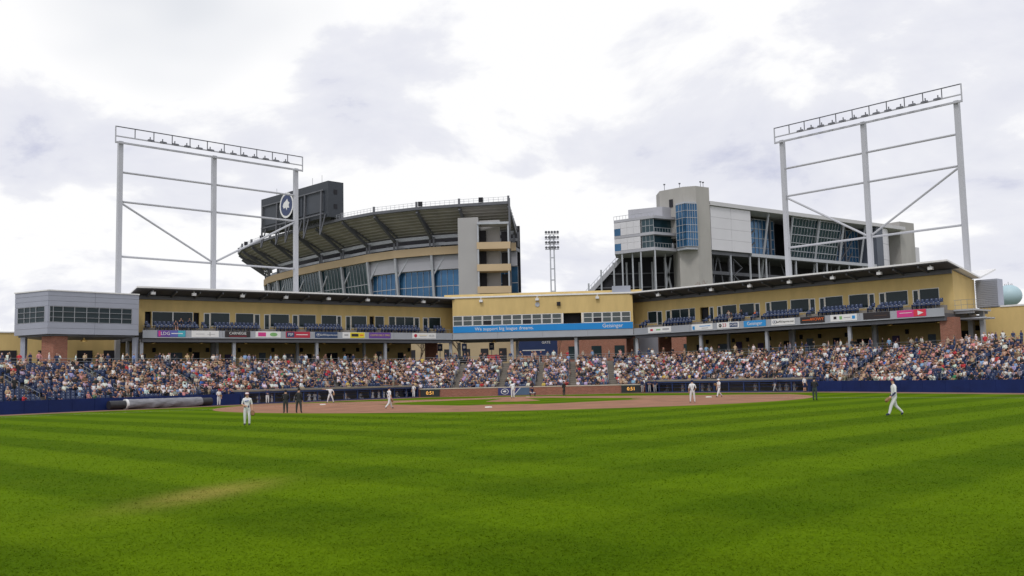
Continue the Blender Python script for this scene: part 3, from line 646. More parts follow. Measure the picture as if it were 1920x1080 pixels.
t, c = banner(fR, 15.22, 18.79, WH, 'white banner reading 23 in red and FOX8 in a blue box'); text('23', .7, RED, t, (16.45, -.08, 8.95)); m = MB(); m.quad(*[(15.75 + .25 * math.cos(i * .45), -.075, 8.95 + .25 * math.sin(i * .45)) for i in range(14)]); m.build('print_disc', BLK, t); text('abc', .2, WH, t, (15.75, -.09, 8.95)); bar(t, 17.3, 18.6, 8.65, 9.25, NAV2); text('FOX8', .42, WH, t, (17.95, -.085, 8.95))
t, c = banner(fR, 19.58, 23.03, BLU, 'short sky-blue banner reading Geisinger on the suite fascia'); text('Geisinger', .62, WH, t, (c, -.08, 8.95))
t, c = banner(fR, 23.9, 27.38, WH, 'white banner reading GoPSUsports.com in dark print'); text('GoPSUsports.com', .36, BLK, t, (c + .3, -.08, 8.95)); crest(t, 24.4, -.075, 8.95, .34, .25, NAV2, WH)
t, c = banner(fR, 28.19, 31.65, BLK, 'black banner reading WOWY in orange'); text('WOWY', .55, ORG, t, (30.6, -.08, 8.97)); bar(t, 28.5, 29.8, 8.9, 8.97, ORG)
t, c = banner(fR, 32.46, 36.03, WH, 'white banner with small black, green and blue logos'); bar(t, 32.9, 33.3, 8.8, 9.15, BLK); bar(t, 33.7, 34.05, 8.75, 9.15, GRN); bar(t, 34.3, 35.2, 8.9, 9.0, GREYT); bar(t, 35.4, 35.8, 8.75, 9.15, BLU)
t, c = banner(fR, 36.87, 40.27, BLK, 'plain dark brown-black banner next to the magenta one'); bar(t, 38.3, 39.9, 8.9, 8.95, pm('brown', (.1, .05, .03)))
t, c = banner(fR, 41.16, 44.69, PINK, 'magenta and red banner with a white arrow'); bar(t, 43.2, 44.65, 8.55, 9.34, pm('scarlet', (.62, .03, .06))); bar(t, 41.5, 43.0, 9.0, 9.06, WH); m = MB(); m.quad((43.7, -.09, 8.68), (44.4, -.09, 8.95), (43.7, -.09, 9.22)); m.build('print_arrow', WH, t)

# ---------------------------------------------------------------- light towers
TOWM = mat('tower_paint', (.44, .45, .49), .45, .06, .2, .2)
def light_tower(label, P, Q, zt, diag_side, npost=11, nl=13):
    loc, rz, Ln = frame(P, Q); loc = (*loc[:2], ZC); t = thing('light_tower', label, 'light tower', loc, rz); H_ = zt - ZC
    for x in (0, Ln / 2, Ln):
        m = MB(); m.box(x - .3, x + .3, -.3, .3, 0, H_ - 1.3); m.build('pole', TOWM, t)
    zs = [H_ - 5.6, H_ - 9.7, H_ - 17.3]
    for i, z in enumerate(zs):
        for a, c in ((.42, Ln / 2 - .42), (Ln / 2 + .42, Ln - .42)):
            m = MB(); m.tube((a, 0, z), (c, 0, z), .15, n=8); m.build('cross_pipe', TOWM, t)
    for a, c in ((.42, Ln / 2 - .42), (Ln - .42, Ln / 2 + .42)):
        m = MB(); m.tube((a, 0, zs[1] - .3), (c, 0, zs[2] + .3), .15, n=8); m.build('brace_pipe', TOWM, t)
    x0, x1 = -.9, Ln + .9
    for z, w in ((H_ - 1.6, .24), (H_ - .75, .15), (H_ + .6, .12)):
        m = MB(); m.beam((x0, -.55, z), (x1, -.55, z), w); m.build('rack_rail', STEELD if w == .12 else TOWM, t)
    for i in range(npost + 1):
        x = x0 + (x1 - x0) * i / npost; m = MB(); m.box(x - .05, x + .05, -.6, -.5, H_ - .64, H_ + .53); m.build('rack_post', STEELD, t)
    for sx in (x0, x1):
        m = MB(); m.box(sx - .07, sx + .07, -.62, -.48, H_ - 1.75, H_ + .66); m.build('rack_end', TOWM, t)
    for i in range(nl):
        x = Ln * .14 + Ln * .78 * i / (nl - 1); m = MB()
        m.hexa([(x - .42, -1.25, H_ - .95), (x + .42, -1.25, H_ - .95), (x + .36, -.5, H_ - .7), (x - .36, -.5, H_ - .7), (x - .36, -1.2, H_ - .68), (x + .36, -1.2, H_ - .68), (x + .25, -.55, H_ - .48), (x - .25, -.55, H_ - .48)])
        m.box(x - .05, x + .05, -.75, -.6, H_ - .5, H_ - .2); m.build('flood_lamp', STEELD, t)
light_tower('pale steel light frame above the grey panelled corner block', (-53.6, 130), (-33.8, 149.4), 37.3, 0)
light_tower('pale steel light frame above the upswept roof end', (40.3, 139), (57.3, 120), 37.6, 1)
# slim stadium light mast between the two stands
t = thing('light_mast', 'slim lattice light mast with a bank of lamps between the stadium stands', 'light mast', (9.9, 230, ZC)); H_ = 32
for x in (-.55, .55):
    m = MB(); m.beam((x, 0, 0), (x * .8, 0, H_), .32); m.build('chord', STEEL, t)
for i in range(11):
    m = MB(); m.box(-.5, .5, -.1, .1, 2 + i * 2.7, 2.25 + i * 2.7); m.build('rung', STEEL, t)
for r in range(4):
    z = H_ - 3.5 + r * 1.25
    m = MB(); m.box(-1.7, 1.7, -.08, .08, z - .1, z + .02); m.build('lamp_bar', STEELD, t)
    for c in range(5):
        x = -1.4 + c * .7; m = MB(); m.tube((x, -.5, z + .35), (x, .1, z + .4), .34, .2, 8); m.build('lamp', STEELD, t)
# rooftop plant and rails behind the left wing roof
t = thing('roof_railing', 'thin steel guard rail on the roof behind the left light frame', 'railing', (-31, 146, 13.0), .6)
m = MB()
for i in range(7): m.tube((i * 1.4 - 4, 0, 0), (i * 1.4 - 4, 0, 1.7), .04, n=4)
for z in (1.15, 1.7): m.tube((-4, 0, z), (4.4, 0, z), .04, n=4)
m.build('rail', STEEL, t)

# ---------------------------------------------------------------- football stadium, curved stand
RIM = [(-.6, 295.9), (-16.2, 299.1), (-30.1, 303.1), (-44.8, 310.2), (-57.1, 320.2), (-68.8, 333.4), (-78.8, 344.3), (-91.4, 359.7), (-102.7, 375.4), (-109.6, 386.9), (-114.5, 399), (-117.5, 414)]
RP, RM, RN = miters(RIM, -1)
t = thing('football_stadium', 'curved upper stand of a football stadium with tan band and scoreboard above', 'stadium', (-50, 330, ZC))
OX = np.array([-50, 330])
LP = RP - OX; dz = -ZC
def ring(mb, pts):     # pts: list of (off, z) closed profile swept along the rim
    for (o0, z0), (o1, z1) in zip(pts, pts[1:] + pts[:1]): strip(mb, LP, RM, o0, z0 + dz, o1, z1 + dz)
    for i, flip in ((0, False), (len(LP) - 1, True)):
        q = [(*(LP[i] + RM[i] * o_), z_ + dz) for o_, z_ in pts]; mb.quad(*(q[::-1] if flip else q))
m = MB(); ring(m, [(0, 56.4), (.9, 56.4), (.9, 57.3), (0, 57.3)]); m.build('rim_beam', STEELD, t)
ns = 9
for k in range(ns):                                   # stepped underside of the seating deck
    o0, o1 = .9 + 12.4 * k / ns, .9 + 12.4 * (k + 1) / ns; z0 = 56.3 - 6.6 * k / ns; z1 = 56.3 - 6.6 * (k + 1) / ns
    m = MB(); ring(m, [(o0, z0 - .15), (o1, z0 - .55), (o1, z0 + .5), (o0, z0 + .5)]); m.build('deck_step', DECK, t)
m = MB(); ring(m, [(11.4, 48.5), (12.2, 48.5), (12.2, 49.6), (11.4, 49.6)]); m.build('ring_beam', STEEL, t)
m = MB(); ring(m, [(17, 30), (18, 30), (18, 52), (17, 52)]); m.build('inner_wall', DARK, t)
m = MB(); ring(m, [(12.6, 46.4), (13, 46.4), (13, 47.3), (12.6, 47.3)]); m.build('vomitory_rail', STEEL, t)
rr = random.Random(4)
for i in range(len(RP) - 1):                          # bits of concourse clutter in the dark gap
    for j in range(4):
        u = rr.random(); p = (LP[i] + RM[i] * 14) * (1 - u) + (LP[i + 1] + RM[i + 1] * 14) * u; w = rr.uniform(.4, 1.6)
        m = MB(); m.box(p[0] - w, p[0] + w, p[1], p[1] + .5, 44.5 + dz, 44.5 + rr.uniform(1.2, 3.6) + dz); m.build('concession_unit', rr.choice((STEELD, STEEL, DARK)), t)
m = MB(); ring(m, [(10.4, 43), (11, 43), (11, 45.6), (10.4, 45.6)]); m.build('tan_band', STAD, t)
m = MB(); ring(m, [(11.02, 43.1), (17, 43.1), (17, 44.2), (11.02, 44.2)]); m.build('concourse_slab', STEELD, t)
for i in range(len(RP)):
    a = lambda o_, z_: (*(LP[i] + RM[i] * o_), z_ + dz)
    m = MB(); m.beam(a(.5, 55.8), a(10.8, 48.6), .7, 1.0); m.build('raker_beam', STEELD, t)
    m = MB(); m.beam(a(3.6, 54.2), a(12.5, 50.3), .4, .7); m.build('raker_beam', STEELD, t)
    for s_ in (-.7, .7):
        p, q = a(11.2, 44.2), a(11.2, 49); d = RM[i][::-1] * np.array([1, -1]) * s_
        m = MB(); m.beam((p[0] + d[0], p[1] + d[1], p[2]), (q[0] + d[0], q[1] + d[1], q[2]), .55); m.build('column', STEELD, t)
    m = MB(); p = a(.3, 56.4); m.box(p[0] - .35, p[0] + .35, p[1] - .3, p[1] + .3, p[2], p[2] + 2.6); m.build('rim_post', STEELD, t)
    if i > 0:
        m = MB(); m.beam(a(10.9, 43), a(13.6, 20), .8); m.build('leaning_strut', STEEL, t)
        nxt = LP[i - 1] + RM[i - 1] * 12.2; cur = LP[i] + RM[i] * 12.2; mm_ = cur + (nxt - cur) * .32
        m = MB(); m.beam((*(LP[i] + RM[i] * 11.9), 36.5 + dz), (*mm_, 43 + dz), .5); m.build('brace', STEEL, t)
        m = MB(); p, q = a(13.2, 43), a(13.2, 20); m.beam((p[0] + 3, p[1] + 1, p[2]), (q[0] + 3, q[1] + 1, q[2]), .8); m.build('column', STEELD, t)
# rail on the rim
m = MB(); fence = MB()
for i in range(len(RP) - 1):
    a, b_ = LP[i] + RM[i] * .2, LP[i + 1] + RM[i + 1] * .2; n = int(np.hypot(*(b_ - a)) / 1.5)
    for j in range(n):
        p = a + (b_ - a) * j / n; m.tube((*p, 57.3 + dz), (*p, 58.7 + dz), .05, n=4)
    for z in (58.0, 58.7): m.tube((*a, z + dz), (*b_, z + dz), .045, n=4)
m.build('rim_rail', STEEL, t)
for px_, i, u in ((0, 0, .55), (0, 1, .9), (0, 4, .3), (0, 5, .8), (0, 7, .4), (0, 8, .5)):
    p = LP[i] + (LP[i + 1] - LP[i]) * u; m = MB(); m.box(p[0] - .7, p[0] + .7, p[1] - .3, p[1] + .3, 57.4 + dz, 58.9 + dz); m.build('rim_box', DARK, t)
# grey cladding and glass under the band
for i in range(len(RP) - 1):
    grey = i < 4; a, b_ = LP[i] + RM[i] * 12, LP[i + 1] + RM[i + 1] * 12; zt = 42.9
    if grey:
        m = MB(); p, q = a, b_; e = RM[i] * .5
        zl = 38.3
        m.hexa([(*p, 38.3 + dz), (*q, zl + dz), (*(q + e), zl + dz), (*(p + e), 38.3 + dz), (*p, 43 + dz), (*q, 43 + dz), (*(q + e), 43 + dz), (*(p + e), 43 + dz)]); m.build('grey_cladding', STADG, t); zt = 38.2
    lo = 13.2 if grey else 11.6; lb = 13.2 if grey else 14.8
    a0, b0 = LP[i] + RM[i] * lo, LP[i + 1] + RM[i + 1] * lo; a1, b1 = LP[i] + RM[i] * lb, LP[i + 1] + RM[i + 1] * lb
    n = max(5, int(np.hypot(*(b0 - a0)) / 2.0)); zb = 16
    fr = MB()
    P3 = lambda u, v: np.array([*((a0 + (b0 - a0) * u) * (1 - v) + (a1 + (b1 - a1) * u) * v), (zt + dz) * (1 - v) + (zb + dz) * v])
    for j in range(n + 1): fr.beam(P3(j / n, 0), P3(j / n, 1), .1, .3)
    rows = (0, .24, .5, .75, 1) if grey else (0, .27, .55, .8, 1)
    for v in rows: fr.beam(P3(0, v), P3(1, v), .14, .22)
    f = fr.build('curtain_wall', STEEL, t)
    for j in range(n):
        for v0, v1 in zip(rows[:2], rows[1:3]):
            m = MB(); n_ = RM[i] * .06; off = np.array([*n_, 0]) * rr.uniform(.5, 1.5)
            m.quad(P3(j / n, v0) + off, P3((j + 1) / n, v0) + off, P3((j + 1) / n, v1) + off, P3(j / n, v1) + off); m.build('pane', GLASSB if grey else GLASST, f)
    m = MB(); m.quad(P3(0, .5) + [0, .1, 0], P3(1, .5) + [0, .1, 0], P3(1, 1) + [0, .1, 0], P3(0, 1) + [0, .1, 0]); m.build('lower_glass', GLASSB if grey else GLASST, f)
# tan plinth
m = MB(); ring(m, [(9.5, 10), (12, 10), (12, 27.5), (9.5, 27.5)]); m.build('tan_plinth', STAD, t)
# scoreboard on the rim
sb = thing('scoreboard', 'dark slab-like back of a scoreboard with a round crest on the stadium rim', 'scoreboard', (-92.7, 353, 57), math.atan2(321.4 - 353, -61.7 + 92.7)); Ls = 44.3
SBM = mat('scoreboard_back', (.035, .042, .055), .6, .15, .1)
m = MB(); m.box(0, Ls, 0, 6.2, 1.0, 13.4); m.build('housing', SBM, sb)
for i in range(3):
    m = MB(); x = 3 + i * 13.6; m.box(x, x + 11.8, -.25, -.01, 3.2, 10.2); m.build('back_panel', mat('scoreboard_panel', (.05, .058, .075), .6, .12, .1), sb)
for x in (2.2, 12.5, 19, 26.5, 31, 41.2):
    m = MB(); m.beam((x, -1.2, -5), (x, -.6, 10.5), .5); m.beam((x, -1.2, -5), (x + 2, -.4, 2), .35); m.build('support_frame', STEELD, sb)
m = MB(); m.beam((1.5, -.7, 10.4), (42.5, -.7, 10.4), .4); m.beam((1.5, -.8, 2.2), (42.5, -.8, 2.2), .4); m.build('walkway_rail', STEELD, sb)
for z in (4, 9):
    m = MB(); m.box(Ls + .001, Ls + .1, 2.2, 3.6, z, z + 1.6); m.build('side_vent', DARK, sb)
for x in (6, 30, 36):
    m = MB(); m.tube((x, 3, 13.4), (x, 3, 17), .07, n=4); m.build('aerial', STEELD, sb)
crest(sb, 20.3, -1.6, 8.2, 4.6, 4.6, WHITE, NAVYP)
# concrete stair tower at the end of the curved stand
t = thing('stair_tower', 'grey concrete stair tower with tan balcony bands at the stand end', 'tower', (-8, 296, ZC))
CONT = mat('tower_concrete', (.36, .355, .36), .85, .06, .1)
m = MB(); m.prism([(-8.3, -3.2), (-2.0, -4.2), (-2.0, 6), (-8.3, 6)], 0, 47.2); m.prism([(-2.0, 1.5), (4.6, .5), (4.6, 6), (-2.0, 6)], 0, 47.0); m.build('shaft', CONT, t)
for k, z in enumerate((44.8, 38.2, 31.4, 24.6)):
    m = MB()
    if k == 0: m.box(-2.3, 7.4, -5.2, .3, z, z + .7); m.build('canopy', STEEL, t)
    else: m.box(-2.5, 7.8, -5.0, .4, z - 1.0, z + 1.1); m.build('balcony_band', STAD, t)
    if k < 3:
        m = MB(); m.box(-1.7, .3, -.2, .3, z - 5.4, z - 1.2); m.build('opening', DARK, t); m = MB(); m.box(5.0, 7.3, -.2, .3, z - 5.2, z - 1.6); m.build('opening', DARK, t)
for x in (-2.1, 7.2):
    m = MB(); m.beam((x, -4.6, 0), (x, -4.6, 44.7), .5); m.build('column', STEEL, t)
m = MB(); m.beam((7.7, -1, 0), (7.7, -1, 53.5), .6); m.build('edge_post', STEELD, t)

# ---------------------------------------------------------------- football stadium, club building
KO, KR, _ = frame((60.2, 286.6), (129.2, 337.4)); t = thing('club_building', 'glass and white-panel club building on dark steel legs behind the ballpark', 'stadium', (*KO[:2], ZC), KR); dz = -ZC
def kb(name, m_, *b, parent=None):
    m = MB(); x0, x1, y0, y1, z0, z1 = b; m.box(x0, x1, y0, y1, z0 + dz, z1 + dz); return m.build(name, m_, parent or t)
roof = kb('roof', mat('club_roof', (.52, .52, .54), .6, .05, .1), -.2, 104, -.6, 24, 52.9, 54.1)
WPAN = mat('white_wall_panel', (.60, .60, .64), .5, .04, .1)
for c in range(2):
    for r_ in range(4):
        x = .3 + c * 9.2; z = 39.4 + r_ * 3.35; m = MB(); m.box(x, x + 9.1, 0, .4, z + dz, z + 3.3 + dz); m.build('white_panel', WPAN, t)
kb('panel_backing', STEELD, .3, 18.6, .41, 6, 39.3, 52.8)
kb('back_wall', DARK, -.2, 86, 14, 15, 8, 52.8)
kb('floor_beam', STEEL, 18.7, 86, .2, 1.0, 38.4, 39.4); kb('floor_slab', STEELD, 0, 86, 1.01, 13.9, 38.2, 39.3)
kb('under_beam', STEELD, 0, 86, 4, 4.6, 32.6, 33.6); kb('under_beam', STEELD, 0, 86, 10, 10.6, 27, 28)
for x in (.4, 9.3, 18.3, 22.5, 26.0, 38.5, 41, 52, 57.5, 70, 78):
    m = MB(); m.box(x - .2, x + .2, .5, .9, dz + 4.5, 38.3 + dz); m.build('leg_column', STEEL, t)
for x in (4.6, 6.2, 13.5, 15.6, 30, 33, 46, 62, 66):
    m = MB(); m.box(x - .25, x + .25, 5, 5.5, dz + 4.5, 38.3 + dz); m.build('leg_column', STEELD, t)
for x0, x1, y in ((2, 7.5, 4.5), (12, 8, 4.5), (24, 34, 6), (48, 40, 6), (60, 70, 6)):
    m = MB(); m.beam((x0, y, 20 + dz), (x1, y, 38 + dz), .3); m.build('brace', STEELD, t)
for i in range(6):                                    # stair flights seen among the legs
    m = MB(); m.beam((13 + (i % 2) * 4, 3, 22 + i * 2.6 + dz), (17 - (i % 2) * 4, 3, 24.6 + i * 2.6 + dz), .6, .2); m.build('stair_flight', STEELD, t)
def glass_wall(x0, x1, yt, yb, zt, zb, n, rows, gm, fm=STEEL, th=.09):
    P3 = lambda u, v: Vector((x0 + (x1 - x0) * u, yt + (yb - yt) * v, zt + (zb - zt) * v + dz)); fr = MB()
    for j in range(n + 1): fr.beam(P3(j / n, 0), P3(j / n, 1), th, .25)
    for k in range(rows + 1): fr.beam(P3(0, k / rows), P3(1, k / rows), th, .25)
    f = fr.build('curtain_wall', fm, t)
    for j in range(n):
        for k in range(rows):
            m = MB(); d = Vector((0, .05 + random.uniform(0, .05), 0)); m.quad(P3(j / n, k / rows) + d, P3((j + 1) / n, k / rows) + d, P3((j + 1) / n, (k + 1) / rows) + d, P3(j / n, (k + 1) / rows) + d); m.build('pane', gm, f)
glass_wall(19.2, 38.5, 7, 7, 52, 39.5, 10, 4, GLASSB)
glass_wall(41.5, 67.5, 1.0, 4.4, 52.6, 39.5, 16, 5, GLASST)
glass_wall(68.5, 85.5, 7, 7, 52, 39.5, 9, 4, GLASSB)
for x, l in ((28, -2.6), (40.2, -1.0), (54.5, -2.2), (68, -2.0), (80.5, -3)):
    m = MB(); m.beam((x, .4, 52.8 + dz), (x + l * .4, 4.2, 30 + dz), .5); m.build('leaning_strut', STEEL, t)
for x in (21.5, 35, 72.5, 76):
    m = MB(); m.box(x - .35, x + .35, 5.5, 6.2, dz + 39.4, 52.8 + dz); m.build('column', STEELD, t)
for x0, x1 in ((22, 27), (72, 76), (76.5, 80)):
    for k in range(3):
        z = 40 + k * 4; m = MB(); m.beam((x0, 5.8, z + dz), (x1, 5.8, z + 4 + dz), .4); m.build('lattice_brace', STEELD, t)
kb('dark_end_panel', mat('slate_panel', (.10, .115, .15), .6, .1, .1), 86.1, 90, -.1, 14, 8, 52.8)
for k in range(6):                                     # rounded white end
    a0, a1 = math.pi / 2 * k / 6, math.pi / 2 * (k + 1) / 6
    for r_ in range(4):
        z0, z1 = 30 + r_ * 5.7, 35.6 + r_ * 5.7
        q = [(90.05 + 12 * math.sin(a), 11.9 - 12 * math.cos(a)) for a in (a0, a1)]
        m = MB(); m.hexa([(*q[0], z0 + dz), (*q[1], z0 + dz), (q[1][0], q[1][1] + .4, z0 + dz), (q[0][0], q[0][1] + .4, z0 + dz), (*q[0], z1 + dz), (*q[1], z1 + dz), (q[1][0], q[1][1] + .4, z1 + dz), (q[0][0], q[0][1] + .4, z1 + dz)]); m.build('white_panel', WPAN, t)
kb('end_tower', CONCW, 104.5, 114, 2, 14, 4.5, 56.5); kb('end_tower', WPAN, 115, 120, 4, 14, 4.5, 48)
t = thing('elevator_tower', 'tall pale concrete tower with a projecting glass bay beside the club building', 'tower', (55, 288, ZC)); Q = lambda *p: [(x - 55, y - 288) for x, y in p]
m = MB(); m.prism(Q((50.3, 285), (55.5, 283), (60.1, 286), (60.1, 296), (50.3, 296)), 0, 43 + dz); m.build('shaft', CONCW, t)
m = MB(); m.prism(Q((45.8, 290), (52, 284), (55.5, 283), (60.1, 286), (60.1, 297), (45.8, 297)), 43.01 + dz, 58.2 + dz); m.build('upper_block', CONCW, t)
m = MB(); d = Vector((6.2, -6)).normalized(); n = Vector((d.y, -d.x)); p = Vector((48.3 - 55, 287.58 - 288)) ; m.beam((p.x + n.x * .1, p.y + n.y * .1, 53.8 + dz), (p.x + d.x * 1.3 + n.x * .1, p.y + d.y * 1.3 + n.y * .1, 53.8 + dz), .2, 2.4); m.build('vent', DARK, t)
def bay(P, Q_, z0, z1, n, rows, gm, par, ox):
    P, Q_ = np.array(P, float) - ox, np.array(Q_, float) - ox; fr = MB(); P3 = lambda u, v: np.array([*(P + (Q_ - P) * u), z0 + (z1 - z0) * v + dz])
    for j in range(n + 1): fr.beam(P3(j / n, 0), P3(j / n, 1), .1)
    for k in range(rows + 1): fr.beam(P3(0, k / rows), P3(1, k / rows), .14)
    f = fr.build('curtain_wall', STEEL, par); nn = np.array([-(Q_ - P)[1], (Q_ - P)[0]]); nn = nn / np.linalg.norm(nn) * .06; e = np.array([*nn, 0])
    for j in range(n):
        for k in range(rows):
            m = MB(); ee = e * random.uniform(.6, 1.4); m.quad(P3(j / n, k / rows) + ee, P3((j + 1) / n, k / rows) + ee, P3((j + 1) / n, (k + 1) / rows) + ee, P3(j / n, (k + 1) / rows) + ee); m.build('pane', gm, f)
OXT = np.array([55, 288]); bay((49.4, 283.8), (51.6, 280.4), 39.8, 52.6, 3, 6, GLASSB, t, OXT); bay((51.6, 280.4), (55.4, 281.6), 39.8, 52.6, 5, 6, GLASSB, t, OXT)
m = MB(); m.prism(Q((49.5, 284), (51.6, 280.6), (55.3, 281.8), (55.4, 284), (50.3, 286)), 38.9 + dz, 39.6 + dz); m.prism(Q((49.5, 284), (51.6, 280.6), (55.3, 281.8), (55.4, 284), (50.3, 286)), 52.7 + dz, 53.1 + dz); m.build('bay_slab', STEEL, t)
m = MB(); m.prism(Q((49.9, 284), (51.8, 281.1), (55.1, 282.1), (55.2, 284), (50.5, 286)), 39.7 + dz, 52.5 + dz); m.build('bay_core', DARK, t)
for x, y in ((47.5, 291), (52, 290), (58, 288), (59, 289)):
    m = MB(); m.tube((x - 55, y - 288, 58.2 + dz), (x - 55, y - 288, 60.4 + dz), .08, n=4); m.box(x - 55.3, x - 54.7, y - 288.1, y - 287.9, 60.2 + dz, 60.6 + dz); m.build('roof_aerial', STEELD, t)
t = thing('press_tower', 'stacked white press levels with open balconies on slim columns beside the concrete tower', 'stadium', (42, 285, ZC)); Q = lambda *p: [(x - 42, y - 285) for x, y in p]
OXP = np.array([42, 285]); Lp, Kp, Mp, Np = (31.5, 290), (38.7, 284.4), (42.5, 281.5), (49.7, 286)
for z, th in ((39.0, .9), (43.7, .8), (48.6, .8)):
    m = MB(); m.prism(Q(Lp, Kp, Mp, Np, (49.7, 298), (33, 300)), z + dz, z + th + dz); m.build('floor_slab', STADG, t)
m = MB(); m.prism(Q((33, 291), (39.2, 286.2), (42.6, 284), (48.8, 287.6), (48.8, 297), (34, 298)), 39.91 + dz, 48.59 + dz); m.build('inner_core', GLASST, t)
for z0, z1 in ((39.95, 43.65), (44.55, 48.55)):
    P, Q2 = np.array(Lp) - OXP, np.array(Kp) - OXP; n = 4
    for j in range(n):
        a, b_ = P + (Q2 - P) * (j + .01) / n, P + (Q2 - P) * (j + .99) / n; d = np.array([.6, .77]) * .4
        zs = ((z0, z0 + 2.1), (z0 + 2.14, z1 - .05))
        for q0, q1 in zs:
            m = MB(); m.prism([tuple(a), tuple(b_), tuple(b_ + d), tuple(a + d)], q0 + dz, q1 + dz); m.build('white_panel', GLASSB if j == 0 and q0 == z0 else WPAN, t)
    bay((39.2, 284.5), (42.4, 282.1), z0, z1, 3, 2, GLASST, t, OXP)
    r_ = MB(); a, b_ = np.array(Mp) - OXP, np.array(Np) - OXP
    for j in range(9): p = a + (b_ - a) * j / 8; r_.tube((*p, z0 + dz), (*p, z0 + 1.2 + dz), .05, n=4)
    r_.tube((*a, z0 + 1.2 + dz), (*b_, z0 + 1.2 + dz), .06, n=4); r_.build('balcony_rail', STEEL, t)
m = MB(); m.prism(Q((36, 290), (45.7, 285.5), (48.9, 287.5), (48.9, 296), (37, 298)), 49.42 + dz, 52.6 + dz); m.build('penthouse', STADG, t)
for p in (Kp, Mp, (33.6, 288.6), (36.6, 287.6), (47, 291), (44, 294), (40, 294)):
    m = MB(); m.box(p[0] - 42.2, p[0] - 41.8, p[1] - 285.2 + .35, p[1] - 284.8 + .35, 0, 38.99 + dz); m.build('column', STEEL, t)
for x0, x1 in ((46, 49), (50, 47)):
    m = MB(); m.beam((x0 - 42, 8, 22 + dz), (x1 - 42, 8, 38 + dz), .5); m.build('brace', STEEL, t)
r_ = MB(); P = np.array(Lp) - OXP; K2 = np.array(Mp) - OXP
for j in range(14): p = P + (K2 - P) * j / 13; r_.tube((*p, 49.4 + dz), (*p, 50.5 + dz), .05, n=4)
r_.tube((*P, 50.5 + dz), (*K2, 50.5 + dz), .06, n=4); r_.build('roof_rail', STEEL, t)
t = thing('sloping_stand', 'dark sloping stadium stand with a pale raked edge beside the press levels', 'stadium', (30, 297, ZC))
m = MB(); P = [(20.5 - 30, 24 + dz), (36.5 - 30, 40.9 + dz), (56 - 30, 40.9 + dz), (56 - 30, 4 + dz), (20.5 - 30, 4 + dz)]
m.v = [(x, 3, z) for x, z in P] + [(x, 14, z) for x, z in P]; k = 5; m.f = [tuple(range(k))[::-1], tuple(range(k, 2 * k))] + [(i, (i + 1) % k, k + (i + 1) % k, k + i) for i in range(k)]; m.m = [0] * len(m.f); m.build('stand_mass', DARK, t)
m = MB(); m.beam((-10.2, 2.4, 23.6 + dz), (4.8, 2.4, 39.2 + dz), 1.2, 1.3); m.build('raked_edge', STADG, t)
r_ = MB()
for j in range(16): x = -10 + 14.6 * j / 15; z = 24.4 + 15.2 * j / 15; r_.tube((x, 2.4, z + dz), (x, 2.4, z + 1.3 + dz), .05, n=4)
r_.tube((-10, 2.4, 25.7 + dz), (4.6, 2.4, 40.9 + dz), .06, n=4); r_.build('raked_rail', STEEL, t)
for x in (-6, -2, 2, 6, 10, 14, 18):
    m = MB(); m.box(x - .25, x + .25, 1.6, 2.1, 0, min(38.5, 28 + (x + 10) * 1.04) + dz - 1); m.build('column', STEEL, t)
for z in (29.5, 33.8):
    m = MB(); m.box(-4.5 if z < 31 else -.5, 25, 2.2, 2.5, z + dz, z + .35 + dz); m.build('cross_beam', STEELD, t)

# ---------------------------------------------------------------- far water tank
t = thing('water_tank', 'pale blue spheroid water tank far beyond the low cream building', 'water tank', (415, 800, 0))
m = MB(); m.lathe([(.01, 52.5)] + [(10 * math.sin(a), 61.5 - 9 * math.cos(a)) for a in np.linspace(.25, 2.9, 14)] + [(.01, 70.5)], 26); m.build('tank', mat('tank_blue', (.38, .52, .58), .5, .05, .05), t, True)
m = MB(); m.tube((0, 0, 0), (0, 0, 54), 4.5, 3.6, 16); m.build('stem', MATS['tank_blue'], t, True)
m = MB()
for i in range(12): a = i * math.pi / 6; m.tube((3 * math.cos(a), 3 * math.sin(a), 70), (3 * math.cos(a), 3 * math.sin(a), 71.4), .1, n=4)
m.tube((0, 0, 70), (0, 0, 73), .2, n=4); m.build('top_rail', STEELD, t)

# ---------------------------------------------------------------- things behind the open concourse
def bare_tree(x, y, h, label, seed, z=ZC, tint=None):
    r_ = random.Random(seed); t = thing('bare_tree', label, 'tree', (x, y, z)); tr, cr = MB(), MB()
    def grow(p, d, ln, rad, dep, mb):
        q = p + d * ln; mb.tube(p, q, rad, rad * .68, 6 if dep < 2 else 4, cap=False)
        if dep >= 6: return
        for k in range(2 if r_.random() < .55 else 3):
            nd = (d + Vector((r_.uniform(-.75, .75), r_.uniform(-.75, .75), r_.uniform(-.15, .5)))).normalized()
            grow(q, nd, ln * r_.uniform(.62, .86), max(.012, rad * .62), dep + 1, cr)
    grow(Vector((0, 0, 0)), Vector((r_.uniform(-.06, .06), 0, 1)).normalized(), h * .26, h * .024, 0, tr)
    tr.build('trunk', WOODD, t); cr.build('crown', tint or WOODD, t)
BUD = mat('reddish_twigs', (.20, .10, .07), .9, .3, 2)
bare_tree(-16.5, 172, 6.5, 'bare tree beside the wide brick pier behind the concourse', 1)
bare_tree(-9.8, 176, 7.5, 'spreading bare tree in front of the tan gate building', 2)
bare_tree(8.5, 178, 7.5, 'bare tree beside the navy gate sign', 3, tint=BUD)
bare_tree(34, 168, 7.5, 'reddish bare tree in front of the brick hall', 4, tint=BUD)
bare_tree(-26, 262, 12, 'thin bare tree at the foot of the stadium glass', 5, 13); bare_tree(-17, 262, 13, 'bushy bare tree beside the concrete stair tower', 6, 13)
bare_tree(52, 262, 9, 'reddish budding tree at the foot of the tall concrete tower', 7, 20, BUD); 
